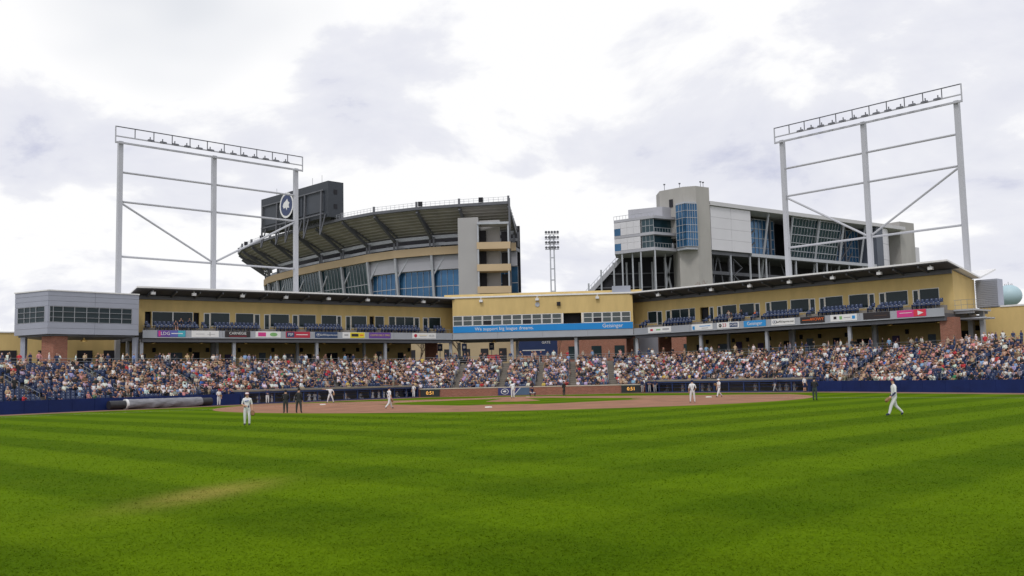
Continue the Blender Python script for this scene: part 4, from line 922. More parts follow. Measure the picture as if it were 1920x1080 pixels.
t = thing('gate_building', 'tan masonry gate building seen through the open concourse', 'building', (-8, 200, ZC)); m = MB(); m.box(-16, 9, 0, 12, 0, 7.5); m.build('wall', mat('tan_masonry', (.42, .33, .21), .9, .1, .3), t)
m = MB(); m.box(-16.2, 9.2, -.3, 12.2, 7.51, 8); m.build('cornice', ROOFW, t)
for i in range(6):
    m = MB(); m.box(-14 + i * 3.8, -12.4 + i * 3.8, -.05, .1, 1.2, 4); m.build('window', DARK, t)
t = thing('brick_hall', 'red brick hall with a pale roof edge behind the concourse', 'building', (18, 192, ZC)); m = MB(); m.box(-16.8, 26, 0, 12, 0, 6.2); m.build('wall', BRICK, t); m = MB(); m.box(-16.9, 26.3, -.4, 12.3, 6.21, 6.7); m.build('roof_edge', WHITE, t)
for i in range(7):
    m = MB(); m.box(-7 + i * 4.6, -5 + i * 4.6, -.06, .1, 1.2, 3.8); m.build('window', GLASS, t)
t = thing('gate_sign', 'navy gate canopy with white lettering over the entrance', 'sign', (4.6, 170, ZC), -.04)
m = MB(); m.hexa([(-4.2, 0, 1.6), (3.2, 0, 1.6), (3.2, .6, 1.6), (-4.2, .6, 1.6), (-3.2, 0, 5.4), (3.2, 0, 5.4), (3.2, .6, 5.4), (-3.2, .6, 5.4)]); m.build('canopy', NAVYP, t)
for x in (-3.8, 0, 3.0): m = MB(); m.box(x - .12, x + .12, .1, .4, 0, 1.59); m.build('post', STEEL, t)
text('GATE', .62, WHITE, t, (1.2, -.02, 3.9)); m = MB(); m.box(-3, 1, -.03, -.005, 2.5, 2.65); m.build('white_line', WHITE, t)
for x, y, lab in ((-13.4, 157, 'wide red brick pier behind the cream suite wing end'), (19.6, 158, 'dark red brick pier beside the grey gate wall'), (24.6, 156, 'narrow red brick pier beside the cream wing corner')):
    t = thing('brick_pier', lab, 'pillar', (x, y, ZC)); m = MB(); m.box(-1, 1, -.6, .6, 0, 4.2); m.build('shaft', BRICK, t); m = MB(); m.box(-1.1, 1.1, -.7, .7, 4.2, 4.4); m.build('cap', CONCW, t)
t = thing('gate_wall', 'plain grey gate wall between the brick piers', 'wall', (22.4, 160, ZC)); m = MB(); m.box(-2, 2, 0, .5, 0, 4.5); m.build('panel', GREYP, t); m = MB(); m.box(-2.1, 2.1, -.1, .6, 4.501, 4.7); m.build('coping', STEEL, t)
for x, y, lab in ((-12.2, 160, 'navy street banner beside the wide brick pier'), (-8.2, 161, 'navy street banner in front of the tan gate building'), (-3.6, 160, 'navy street banner with a white mark near the red cart')):
    t = thing('street_banner', lab, 'banner', (x, y, ZC)); m = MB(); m.tube((0, 0, 0), (0, 0, 4), .06, n=6); m.build('pole', STEELD, t); m = MB(); m.box(-.42, .42, -.1, -.07, 2.5, 3.7); m.build('cloth', NAVYP, t); m = MB(); m.box(-.2, .2, -.12, -.101, 2.9, 3.3); m.build('mark', WHITE, t)
# dark parked car on the street side
t = thing('parked_car', 'dark parked estate car in front of the tan gate building', 'car', (-8.6, 158, ZC), .05)
m = MB(); pr = [(-2.2, .35), (2.2, .35), (2.25, .85), (1.1, 1.0), (.6, 1.5), (-1.7, 1.55), (-2.2, 1.0)]
m.v = [(x, -.85, z) for x, z in pr] + [(x, .85, z) for x, z in pr]; k = 7; m.f = [tuple(range(k)), tuple(range(2 * k - 1, k - 1, -1))] + [((i + 1) % k, i, k + i, k + (i + 1) % k) for i in range(k)]; m.m = [0] * 9; m.build('body', mat('car_black', (.015, .015, .018), .2, .1, 1), t)
m = MB(); m.quad((.95, -.86, 1.03), (.52, -.86, 1.42), (-1.6, -.86, 1.46), (-1.9, -.86, 1.03)); m.build('side_window', GLASS, t)
for x in (-1.4, 1.4):
    for y in (-.86, .66): m = MB(); m.tube((x, y, .33), (x, y + .2, .33), .33, n=14); m.build('wheel', DARK, t)
t = thing('vending_cart', 'red vending cart by the concourse rail', 'cart', (-3.0, 146.0, ZC)); CRT = mat('cart_red', (.4, .03, .04), .5, .1, 2)
m = MB(); m.box(-1.0, 1.0, -.4, .4, .35, 1.25); m.build('body', CRT, t); m = MB(); m.box(-1.05, 1.05, -.45, .45, 1.251, 1.33); m.build('counter', CRT, t)
for x in (-.7, .7): m = MB(); m.tube((x, -.42, .25), (x, .42, .25), .25, n=12); m.build('wheel', DARK, t)

# ---------------------------------------------------------------- figures
def skin_mesh(joints, edges, sub):
    """joints: name -> (pos, radius); grows one continuous body with a Skin modifier. Returns verts, faces."""
    names = list(joints); me = bpy.data.meshes.new('skel'); me.from_pydata([joints[n][0] for n in names], [(names.index(a), names.index(b)) for a, b in edges], [])
    o = bpy.data.objects.new('skel', me); COL.objects.link(o); md = o.modifiers.new('s', 'SKIN'); md.use_smooth_shade = True
    sv = me.skin_vertices[0].data
    for i, n in enumerate(names):
        r_ = joints[n][1]; sv[i].radius = (r_, r_) if not isinstance(r_, tuple) else r_; sv[i].use_root = (n == 'pelvis')
    if sub: o.modifiers.new('ss', 'SUBSURF').levels = sub
    ev = o.evaluated_get(bpy.context.evaluated_depsgraph_get()); m2 = ev.to_mesh()
    V = np.array([v.co[:] for v in m2.vertices]); Fc = [tuple(p.vertices) for p in m2.polygons]
    ev.to_mesh_clear(); bpy.data.objects.remove(o); bpy.data.meshes.remove(me)
    return V, Fc
EDG = [('pelvis', 'waist'), ('waist', 'chest'), ('chest', 'neck'), ('neck', 'head'), ('head', 'crown')]
for s_ in 'LR': EDG += [('pelvis', 'hip' + s_), ('hip' + s_, 'knee' + s_), ('knee' + s_, 'ankle' + s_), ('ankle' + s_, 'toe' + s_), ('chest', 'sho' + s_), ('sho' + s_, 'elb' + s_), ('elb' + s_, 'wri' + s_), ('wri' + s_, 'hand' + s_)]
REG = {'pelvis-waist': 'shirt', 'waist-chest': 'shirt', 'chest-neck': 'shirt', 'neck-head': 'skin', 'head-crown': 'head'}
for s_ in 'LR': REG.update({f'pelvis-hip{s_}': 'pants', f'hip{s_}-knee{s_}': 'pants', f'knee{s_}-ankle{s_}': 'shin', f'ankle{s_}-toe{s_}': 'shoe', f'chest-sho{s_}': 'shirt', f'sho{s_}-elb{s_}': 'sleeve', f'elb{s_}-wri{s_}': 'forearm', f'wri{s_}-hand{s_}': 'skin'})
def regions(V, Fc, J, edges, reg):
    cen = np.array([V[list(f)].mean(0) for f in Fc]); best = np.full(len(cen), 1e9); lab = np.zeros(len(cen), int); names = [reg[f'{a}-{b}'] for a, b in edges]
    for k, (a, b) in enumerate(edges):
        A, B = np.array(J[a][0]), np.array(J[b][0]); ra, rb = [np.mean(J[q][1]) for q in (a, b)]
        u = np.clip(((cen - A) @ (B - A)) / ((B - A) @ (B - A)), 0, 1); d = np.linalg.norm(cen - (A + u[:, None] * (B - A)), axis=1) / (ra + (rb - ra) * u)
        w = d < best; best[w] = d[w]; lab[w] = k
    return cen, [names[i] for i in lab]
def joints(pose):
    J = dict(pelvis=((0, 0, .94), .135), waist=((0, .0, 1.12), .125), chest=((0, .0, 1.34), .15), neck=((0, 0, 1.5), .06), head=((0, -.01, 1.62), .098), crown=((0, 0, 1.74), .09))
    for s_, x in (('L', 1), ('R', -1)):
        J.update({'hip' + s_: ((.1 * x, 0, .88), .112), 'knee' + s_: ((.115 * x, -.01, .49), .084), 'ankle' + s_: ((.12 * x, .02, .09), .056), 'toe' + s_: ((.13 * x, -.15, .045), .042), 'sho' + s_: ((.19 * x, 0, 1.43), .068), 'elb' + s_: ((.25 * x, .02, 1.15), .05), 'wri' + s_: ((.26 * x, -.06, .92), .036), 'hand' + s_: ((.26 * x, -.09, .82), .038)})
    for k, v in pose.items(): J[k] = (v, J[k][1])
    return J
def seated(lean=0., arm=0, turn=0.):
    P = dict(pelvis=(0, .05, .53), waist=(0, .06 - lean * .3, .72), chest=(turn * .05, .05 - lean, .94), neck=(turn * .06, .03 - lean * 1.3, 1.09), head=(turn * .07, .0 - lean * 1.5, 1.2), crown=(turn * .07, .01 - lean * 1.5, 1.315))
    for s_, x in (('L', 1), ('R', -1)):
        P.update({'hip' + s_: (.1 * x, 0, .5), 'knee' + s_: (.14 * x, -.42, .5), 'ankle' + s_: (.13 * x, -.44, .1), 'toe' + s_: (.14 * x, -.58, .05), 'sho' + s_: (.18 * x + turn * .05, .04 - lean * 1.1, 1.02)})
        a = arm if s_ == 'L' else (arm if arm != 2 else 0)
        if a == 0: P.update({'elb' + s_: (.24 * x, -.05 - lean, .76), 'wri' + s_: (.13 * x, -.27 - lean, .66), 'hand' + s_: (.07 * x, -.33 - lean, .64)})
        elif a == 1: P.update({'elb' + s_: (.25 * x, -.12 - lean, .8), 'wri' + s_: (.1 * x, -.24 - lean, .98), 'hand' + s_: (.05 * x, -.2 - lean, 1.06)})
        else: P.update({'elb' + s_: (.4 * x, -.02, .92), 'wri' + s_: (.62 * x, -.05, .96), 'hand' + s_: (.7 * x, -.06, .97)})
    return P
def standing(v):
    if v == 0: return {}
    if v == 1: return dict(elbL=(.27, .03, 1.16), wriL=(.1, -.2, 1.1), handL=(.03, -.24, 1.12), elbR=(-.27, .03, 1.16), wriR=(-.1, -.2, 1.12), handR=(-.03, -.23, 1.14))
    if v == 2: return dict(kneeL=(.12, -.1, .5), ankleL=(.12, -.02, .09), toeL=(.14, -.18, .045), elbR=(-.3, -.1, 1.18), wriR=(-.22, -.28, 1.3), handR=(-.2, -.3, 1.38))
    return dict(elbL=(.33, .04, 1.2), wriL=(.2, .02, .98), handL=(.14, -.04, .96), kneeR=(-.13, .05, .5))
def templ(pose, sub):
    J = joints(pose); V, Fc = skin_mesh(J, EDG, sub); cen, rg = regions(V, Fc, J, EDG, REG); hd = np.array(J['head'][0]); cr = np.array(J['crown'][0]); ax = (cr - hd) / np.linalg.norm(cr - hd)
    out = []
    for c, r_ in zip(cen, rg):                      # split the head into face and hair / cap
        if r_ == 'head' or (r_ == 'skin' and np.linalg.norm(c - hd) < .13 and c[2] > hd[2] - .02):
            h = (c - hd) @ ax; f = c[1] - hd[1]
            r_ = 'hair' if (h > .075 or f > .025) else 'skin'
        out.append(r_)
    return V, Fc, out
SIT = [seated(0, 0), seated(.06, 1), seated(.1, 0, 1), seated(-.02, 0, -1), seated(.02, 2)]; STA = [standing(i) for i in range(4)]
T_LO = {('sit', i): templ(p, 0) for i, p in enumerate(SIT)} | {('sta', i): templ(p, 0) for i, p in enumerate(STA)}
T_HI = {('sit', i): templ(p, 1) for i, p in enumerate(SIT)} | {('sta', i): templ(p, 1) for i, p in enumerate(STA)}
SKIN = [(.40, .22, .15), (.36, .195, .13), (.44, .255, .18), (.27, .145, .09), (.10, .05, .033)]
HAIR = {'dark hair': (.018, .012, .01), 'brown hair': (.07, .035, .018), 'blond hair': (.30, .19, .08), 'navy cap': (.012, .02, .07), 'white cap': (.7, .7, .7), 'black cap': (.012, .012, .014), 'red cap': (.35, .03, .03)}
SHIRT = {'white shirt': (.70, .69, .71), 'navy shirt': (.018, .03, .09), 'black shirt': (.015, .015, .018), 'grey shirt': (.26, .26, .28), 'tan shirt': (.48, .34, .22), 'light blue shirt': (.22, .36, .58), 'pink shirt': (.66, .27, .30), 'red shirt': (.45, .03, .04), 'green shirt': (.04, .22, .11), 'bright blue shirt': (.03, .15, .52), 'lilac top': (.40, .32, .52), 'yellow shirt': (.62, .45, .10), 'cream top': (.5, .42, .33), 'brown top': (.13, .07, .045)}
SW = [.25, .25, .20, .06, .05, .035, .03, .02, .005, .012, .02, .005, .04, .04]
PANT = {'dark': (.02, .025, .05), 'denim': (.06, .1, .2), 'khaki': (.4, .31, .2), 'black': (.014, .014, .016), 'bare': None}
def look(rr_):
    sh = rr_.choices(list(SHIRT), SW)[0]; ha = rr_.choices(list(HAIR), [.28, .28, .12, .12, .10, .08, .02])[0]; sk = rr_.choices(SKIN, [.35, .3, .2, .1, .05])[0]
    j = lambda c, a=.12: tuple(min(.9, max(.004, q * rr_.uniform(1 - a, 1 + a))) for q in c)
    pa = rr_.choices(list(PANT), [.3, .25, .2, .1, .15])[0]; skin = j(sk); shirt = j(SHIRT[sh]); pants = j(PANT[pa]) if PANT[pa] else j((.03, .04, .08))
    c = dict(shirt=shirt, skin=skin, hair=j(HAIR[ha]), pants=pants, shoe=j(rr_.choice(((.6, .6, .6), (.03, .03, .03)))), sleeve=shirt if rr_.random() < .8 else skin, forearm=skin if rr_.random() < .6 else shirt, shin=skin if pa in ('bare',) or rr_.random() < .35 else pants, head=skin)
    return sh, ha, c
def set_cols(me, Fc, cols):
    a = me.color_attributes.new('Col', 'FLOAT_COLOR', 'CORNER'); n = np.array([len(f) for f in Fc]); c = np.repeat(np.asarray(cols, dtype=np.float32), n, axis=0)
    a.data.foreach_set('color', np.concatenate([c, np.ones((len(c), 1), np.float32)], 1).ravel())
def mesh_person(tpl, cols, scale=1.0):
    V, Fc, rg = tpl; me = bpy.data.meshes.new('person'); me.from_pydata((V * scale).tolist(), [], Fc); set_cols(me, Fc, [cols[r_] for r_ in rg])
    me.materials.append(CROWD); me.polygons.foreach_set('use_smooth', [True] * len(Fc)); return me
def merge(name, items, label):
    """many far figures as one mass: items of (template, cols, scale, x, y, z, rz)"""
    vs, fs, cs = [], [], []; nv = 0
    for (V, Fc, rg), cols, sc, x, y, z, rz_ in items:
        c, s_ = math.cos(rz_), math.sin(rz_); W_ = V * sc; vs.append(np.stack([W_[:, 0] * c - W_[:, 1] * s_ + x, W_[:, 0] * s_ + W_[:, 1] * c + y, W_[:, 2] + z], 1))
        fs += [tuple(i + nv for i in f) for f in Fc]; cs += [cols[r_] for r_ in rg]; nv += len(V)
    me = bpy.data.meshes.new(name); me.from_pydata(np.concatenate(vs).tolist(), [], fs); set_cols(me, fs, cs); me.materials.append(CROWD); me.polygons.foreach_set('use_smooth', [True] * len(fs))
    o = bpy.data.objects.new(name, me); COL.objects.link(o); return tag(o, label, 'crowd', kind='stuff')
# ---------------------------------------------------------------- seats and spectators
ORD = ['front', 'second', 'third', 'fourth', 'fifth', 'sixth', 'seventh', 'eighth', 'ninth', 'tenth', 'eleventh', 'twelfth', 'thirteenth', 'last']
def zone(s):
    if s < 23.5: return 'beyond the tarp end'
    if s < 36.1: return 'above the rolled grey tarp'
    if s < 67.3: return 'above the white-uniform dugout'
    if s < 96.4: return 'behind the brick backstop wall'
    if s < 122: return 'above the grey-uniform dugout'
    return 'behind the plain navy wall'
def density(s, k):
    if s < 18: return .22 if k < 6 else .38
    if s < 27: return .42 if k < 8 else .55
    if s < 37: return .68
    if s < 124: return .78
    if s < 138: return .70
    return .62
rr = random.Random(21); EMPTY, PEOPLE = [], []       # candidates with apparent size
def vis(x, y): return y > 20 and abs(x / y) < .548
for k in range(NROW):
    for i in range(len(SEGL)):
        a, b_ = FP[i] + FM[i] * (row_off(k) + .47), FP[i + 1] + FM[i + 1] * (row_off(k) + .47); ln = np.hypot(*(b_ - a)); n = int(ln / .52); ang = math.atan2(FN[i][1], FN[i][0]) - math.pi / 2
        sp = a
        for j in range(n):
            p = a + (b_ - a) * (j + .5) / n
            if not vis(*p): continue
            s = CUM[i] - S0 + float((p - FP[i]) @ (FP[i + 1] - FP[i])) / SEGL[i]
            if k < 2 and in_dug(s): continue
            if any(seg_of(q)[0] == i and abs(s - q) < .6 for q in AIS): continue
            z = row_z(k); dist = math.hypot(*p)
            if rr.random() < density(s, k) * (.92 + .30 * math.sin(s * .9 + k * 1.7) * math.sin(s * .37 - k * .8 + 1) + .16 * math.sin(s * 2.3 + k * .9)):
                st_ = rr.random() < .035
                PEOPLE.append((('sta', rr.randrange(4)) if st_ else ('sit', rr.choices(range(5), [4, 3, 2, 2, .5])[0]), p[0] + rr.uniform(-.05, .05), p[1], z - (0 if st_ else .02), ang + rr.uniform(-.35, .35), s, k, (1.6 if st_ else 1) / dist, rr.uniform(.86, 1.0)))
                if rr.random() < .35: EMPTY.append((p[0], p[1], z, ang, s, k, .4 / dist, 'bowl'))
            else: EMPTY.append((p[0], p[1], z, ang, s, k, 1 / dist, 'bowl'))
for x, y, z, a, sx in SUITE_SEATS: EMPTY.append((x, y, z, a, sx, 0 if z < FL + .4 else 1, .8 / math.hypot(x, y), 'left' if x < 0 else 'right'))
# standing people along the concourse
s = 5.0
while s < 156:
    dens = 1.0 if s < 40 else .8
    for lane in range(3):
        if rr.random() < dens * (.55, .4, .35)[lane]:
            i, u = seg_of(s); off = BACK + .7 + lane * 1.3 + rr.uniform(-.3, .3); p = FP[i] + (FP[i + 1] - FP[i]) * u + FM[i] * 0 + FN[i] * off + np.array([rr.uniform(-.3, .3)] * 2)
            if vis(*p): PEOPLE.append((('sta', rr.randrange(4)), p[0], p[1], ZC, math.atan2(FN[i][1], FN[i][0]) - math.pi / 2 + rr.uniform(-1.4, 1.4), s, 99, 1.35 / math.hypot(*p), rr.uniform(.9, 1.03)))
    s += .78
# fill the fan-shaped gaps the straight offsets leave at the bends
for i in range(2, len(FP) - 2):
    for j in range(7):
        th = rr.random(); nrm = FN[i - 1] * (1 - th) + FN[i] * th; nrm /= np.linalg.norm(nrm); p = FP[i] + nrm * (BACK + rr.uniform(.6, 3.5))
        if vis(*p) and (nrm @ FN[i]) < .995: PEOPLE.append((('sta', rr.randrange(4)), p[0], p[1], ZC, rr.uniform(-1, 1), CUM[i] - S0, 99, 1.3 / math.hypot(*p), rr.uniform(.9, 1.03)))
# spectators in the suites
for Mx, x, row in ((WLM, 4.3, 0), (WLM, 5.2, 1), (WLM, 6.3, 1), (WRM, 17.2, 0), (WRM, 18.3, 1), (WRM, 16.2, 1)):
    p = Mx @ Vector((x, .62 if row == 0 else 1.5, FL + .22 if row == 0 else FL + .62)); PEOPLE.append((('sit', row), p.x, p.y, p.z, (math.atan2(Mx[1][0], Mx[0][0])), x, 50, .4 / 60, 1.0))
PEOPLE.sort(key=lambda q: -q[7]); stuff = []
# ids of the 300 that show largest
for n_, (key, x, y, z, a, s, k, sz, sc) in enumerate(PEOPLE):
    sh, ha, cols = look(rr)
    if n_ < 290 or k == 50:
        o = bpy.data.objects.new('person', mesh_person(T_HI[key], cols, sc)); COL.objects.link(o); o.location = (x, y, z); o.rotation_euler = (0, 0, a)
        if k == 50: lab = f'{sh} and {ha} person sitting in the suite balcony seats'
        elif k == 99: lab = f'standing {sh} and {ha} person on concourse {zone(s)}'
        elif key[0] == 'sta': lab = f'standing {sh} and {ha} person, {ORD[k]} row {zone(s)}'
        else: lab = f'seated {sh} and {ha} person, {ORD[k]} row {zone(s)}'
        tag(o, lab, 'person', 'spectators in the stands')
    else: stuff.append((T_LO[key], cols, sc, x, y, z, a))
p = WRM @ Vector((20.0, 2.3, FL)); o = bpy.data.objects.new('person', mesh_person(T_HI[('sta', 1)], dict(look(rr)[2], shirt=(.75, .17, .06), sleeve=(.75, .17, .06)), 1.0)); COL.objects.link(o); o.location = p; o.rotation_euler = (0, 0, -.8); tag(o, 'standing person in an orange shirt at the suite balcony door', 'person')
merge('crowd', stuff, 'dense mass of spectators filling the seats of the grandstand')
# seats
SV, SF, SMI = [], [], []
sm = MB(); sm.hexa([(-.23, -.24, .40), (.23, -.24, .40), (.23, .2, .38), (-.23, .2, .38), (-.23, -.25, .46), (.23, -.25, .46), (.23, .2, .44), (-.23, .2, .44)])
sm.hexa([(-.235, .17, .42), (.235, .17, .42), (.235, .22, .42), (-.235, .22, .42), (-.2, .27, .88), (.2, .27, .88), (.2, .32, .88), (-.2, .32, .88)])
sm.box(-.26, -.235, -.12, .2, .0, .6); pl_ = MB(); pl_.hexa([(-.045, .225, .76), (.045, .225, .76), (.045, .25, .76), (-.045, .25, .76), (-.045, .247, .83), (.045, .247, .83), (.045, .27, .83), (-.045, .27, .83)])
proto = sm.build('stadium_seat', SEATM); plate = pl_.build('glint_plate', GLINT, proto)  # small pale plate added to imitate a glint on each seat back
EMPTY.sort(key=lambda q: -q[6]); first = True; sv, sf, smi = [], [], []; nv = 0; bV = np.array(sm.v + pl_.v); bF = sm.f + [tuple(i + len(sm.v) for i in f) for f in pl_.f]; bM = [0] * len(sm.f) + [1] * len(pl_.f)
for n_, (x, y, z, a, s, k, sz, kind) in enumerate(EMPTY):
    if n_ < 290:
        if first: o, c = proto, plate; first = False
        else:
            o = proto.copy(); COL.objects.link(o); c = plate.copy(); COL.objects.link(c); c.parent = o
        o.location = (x, y, z); o.rotation_euler = (0, 0, a)
        lab = f'empty navy stadium seat in the {ORD[k]} row {zone(s)}' if kind == 'bowl' else f'navy balcony seat of the {"front" if k == 0 else "rear"} row in the suite wing {"by the grey corner block" if kind == "left" else "with the upswept roof"}'
        tag(o, lab, 'seat', 'stadium seats')
    else:
        c, s_ = math.cos(a), math.sin(a); sv.append(np.stack([bV[:, 0] * c - bV[:, 1] * s_ + x, bV[:, 0] * s_ + bV[:, 1] * c + y, bV[:, 2] + z], 1)); sf += [tuple(i + nv for i in f) for f in bF]; smi += bM; nv += len(bV)
me = bpy.data.meshes.new('seat_rows'); me.from_pydata(np.concatenate(sv).tolist(), [], sf); me.materials.append(SEATM); me.materials.append(GLINT); me.polygons.foreach_set('material_index', smi)
o = bpy.data.objects.new('seat_rows', me); COL.objects.link(o); tag(o, 'remaining navy stadium seats in rows across the stands and suites', 'seats', kind='stuff')

# ---------------------------------------------------------------- players, umpires and coaches on the field
WU, WP, NVY, BLK_, CHAR, SKN, GRYU = (.70, .70, .72), (.66, .66, .68), (.014, .022, .08), (.012, .012, .014), (.03, .033, .038), (.52, .30, .21), (.30, .31, .33)
GLV = mat('glove_leather', (.23, .12, .05), .6, .2, 6)
def hand_joints(J, E):
    for s_, sx in (('L', 1), ('R', -1)):
        w, h = Vector(J['wri' + s_][0]), Vector(J['hand' + s_][0]); d = (h - w).normalized(); side = d.cross(Vector((0, 1, 0))); side = Vector((1, 0, 0)) if side.length < .1 else side.normalized(); cur = side.cross(d) * sx * .02
        for i in range(4):
            ln = (.075, .088, .083, .062)[i]; a = h + side * ((i - 1.5) * .021) + d * .03; b = a + d * ln * .55 - cur * .3; c = b + d * ln * .45 - cur
            J[f'fa{i}{s_}'] = (tuple(a), .011); J[f'fb{i}{s_}'] = (tuple(b), .0095); J[f'fc{i}{s_}'] = (tuple(c), .008)
            E += [('hand' + s_, f'fa{i}{s_}'), (f'fa{i}{s_}', f'fb{i}{s_}'), (f'fb{i}{s_}', f'fc{i}{s_}')]
        a = w + d * .04 - side * .035 * sx; J['ta' + s_] = (tuple(a), .012); J['tb' + s_] = (tuple(a + d * .05 - side * .02 * sx), .01); E += [('wri' + s_, 'ta' + s_), ('ta' + s_, 'tb' + s_)]
def player(label, loc, rz, pose, cols, cap=NVY, front=None, glove=None, scale=1.0, num=None, script=False, group=None, long_hair=False):
    J = joints(pose); E = list(EDG); hand_joints(J, E); rg_ = dict(REG); hd = J['head'][0]; J['nose'] = ((hd[0], hd[1] - .1, hd[2] + .035), .014); E.append(('head', 'nose'))
    for a, b in E[len(EDG):]: rg_[f'{a}-{b}'] = 'skin'
    V, Fc = skin_mesh(J, E, 1); cen, rg = regions(V, Fc, J, E, rg_); pel, wai = np.array(J['pelvis'][0]), np.array(J['waist'][0]); hd, cr = np.array(J['head'][0]), np.array(J['crown'][0]); ax = (cr - hd) / np.linalg.norm(cr - hd); out = []
    for c, r_ in zip(cen, rg):
        if r_ == 'shirt':
            u = ((c - pel) @ (wai - pel)) / ((wai - pel) @ (wai - pel)); r_ = 'pants' if u < .3 else ('belt' if u < .55 else 'shirt')
        if r_ in ('head', 'skin') and np.linalg.norm(c - hd) < .2 and c[2] > hd[2] - (.12 if long_hair else .03):
            h = (c - hd) @ ax; f = c[1] - hd[1]; r_ = 'hair' if (h > .06 or f > .03) else 'skin'
        if r_ == 'sleeve': pass
        out.append(r_)
    base = dict(shirt=WU, pants=WP, belt=NVY, skin=SKN, head=SKN, hair=(.03, .018, .01), sleeve=WU, forearm=SKN, shin=WP, shoe=(.03, .03, .04)); base.update(cols)
    me = bpy.data.meshes.new('person'); me.from_pydata((V * scale).tolist(), [], Fc); set_cols(me, Fc, [base[r_] for r_ in out]); me.materials.append(CROWD); me.polygons.foreach_set('use_smooth', [True] * len(Fc))
    o = bpy.data.objects.new('person', me); COL.objects.link(o); o.location = loc; o.rotation_euler = (0, 0, rz); tag(o, label, 'person', group)
    # cap: dome and brim, two-tone front
    m = MB(); q = hd + ax * .075
    for (r0, z0), (r1, z1) in zip([(.112, 0), (.108, .05), (.085, .095), (.04, .118)], [(.108, .05), (.085, .095), (.04, .118), (.005, .122)]):
        for i in range(12):
            t0, t1 = 2 * math.pi * i / 12, 2 * math.pi * (i + 1) / 12
            m.quad(*[tuple((q + np.array([r_ * math.cos(t), r_ * 1.08 * math.sin(t) + .005, z])) * scale) for r_, t, z in ((r0, t0, z0), (r0, t1, z0), (r1, t1, z1), (r1, t0, z1))], mi=1 if (front and math.sin((t0 + t1) / 2) < -.4 and z0 < .09) else 0)
    m.hexa([tuple((q + np.array(v)) * scale) for v in ((-.085, -.19, -.012), (.085, -.19, -.012), (.1, -.05, 0), (-.1, -.05, 0), (-.08, -.185, .002), (.08, -.185, .002), (.1, -.05, .014), (-.1, -.05, .014))])
    mk = lambda c: mat('cap_%02d%02d%02d' % tuple(int(v * 99) for v in c), c, .8, .1, 8)
    m.build('cap', [mk(cap), mk(front or cap)], o, True)
    if glove:
        s_ = glove; w, h = np.array(J['wri' + s_][0]), np.array(J['hand' + s_][0]); d = (h - w) / np.linalg.norm(h - w); side = np.cross(d, [0, 1, 0]); side = side / max(.1, np.linalg.norm(side)); nn = np.cross(side, d); m = MB(); c = h + d * .06
        prof = [(-.11, .0), (-.12, .1), (-.075, .19), (0, .215), (.075, .19), (.115, .1), (.1, -.02), (.04, -.09), (-.05, -.09)]
        n = len(prof); ring0 = [tuple((c + side * a + d * b_ + nn * .035) * scale) for a, b_ in prof]; ring1 = [tuple((c + side * a * .85 + d * b_ * .85 - nn * .055) * scale) for a, b_ in prof]
        m.v = ring0 + ring1; m.f = [tuple(range(n)), tuple(range(2 * n - 1, n - 1, -1))] + [((i + 1) % n, i, n + i, n + (i + 1) % n) for i in range(n)]; m.m = [0] * len(m.f); m.build('glove', GLV, o)
    if num:
        ch = np.array(J['chest'][0]); text(num, .26, mat('number_navy', NVY, .8, .1, 5), o, (ch[0] * scale, (ch[1] + .155) * scale, (ch[2] - .06) * scale), 'shirt_number', rot=(math.pi / 2, 0, math.pi), ext=.012)
    if script:
        ch = np.array(J['chest'][0]); m = MB()
        for i in range(6): m.box((-.11 + i * .037) * scale, (-.085 + i * .037) * scale, (ch[1] - .165) * scale, (ch[1] - .12) * scale, (1.30 + i * .006) * scale, (1.345 + i * .006) * scale)
        m.build('shirt_script', mat('script_blue', (.03, .08, .35), .8, .1, 5), o)
    return o
stride = dict(hipL=(.09, 0, .87), kneeL=(.1, -.2, .5), ankleL=(.1, -.32, .1), toeL=(.1, -.49, .07), hipR=(-.09, 0, .87), kneeR=(-.1, .1, .47), ankleR=(-.1, .42, .16), toeR=(-.11, .34, .05))
player('outfielder in white and red cap facing out with glove at his side', (-15, 54.2, 0), .12, dict(elbR=(-.27, .0, 1.16), wriR=(-.12, -.2, 1.08), handR=(-.03, -.23, 1.06), wriL=(.28, -.05, .9), handL=(.29, -.06, .8), kneeL=(.13, -.05, .5)), dict(forearm=SKN, hair=(.05, .02, .01)), cap=(.3, .04, .06), front=(.7, .7, .72), glove='L', script=True, scale=1.03)
player('outfielder in white with navy undersleeves walking before the plain navy wall', (19.2, 48.9, 0), -math.pi / 2, dict(stride, elbL=(.25, -.02, 1.13), wriL=(.22, -.22, .93), handL=(.2, -.3, .86), elbR=(-.24, .05, 1.15), wriR=(-.22, -.1, .95), handR=(-.21, -.14, .86)), dict(sleeve=WU, forearm=NVY, shoe=NVY, hair=(.04, .02, .012)), cap=NVY, front=(.6, .1, .1), glove='L', num='22', scale=1.05, long_hair=True)
UM = dict(shirt=BLK_, sleeve=BLK_, forearm=BLK_, pants=CHAR, shin=CHAR, belt=BLK_, shoe=BLK_)
player('umpire in black jacket and charcoal trousers, slimmer of the two side by side', (-17.6, 74.3, 0), math.pi + .3, dict(elbL=(.27, -.05, 1.16), wriL=(.1, -.2, 1.05), handL=(.02, -.22, 1.05), elbR=(-.27, -.05, 1.16), wriR=(-.1, -.2, 1.07), handR=(-.02, -.22, 1.07)), UM, cap=BLK_, scale=1.0)
player('umpire in black jacket and charcoal trousers, taller of the two side by side', (-16.5, 73.9, 0), math.pi - .2, dict(kneeL=(.16, 0, .49), ankleL=(.18, 0, .09), kneeR=(-.16, 0, .49), ankleR=(-.18, 0, .09), toeL=(.2, -.15, .045), toeR=(-.2, -.15, .045)), UM, cap=BLK_, scale=1.06)
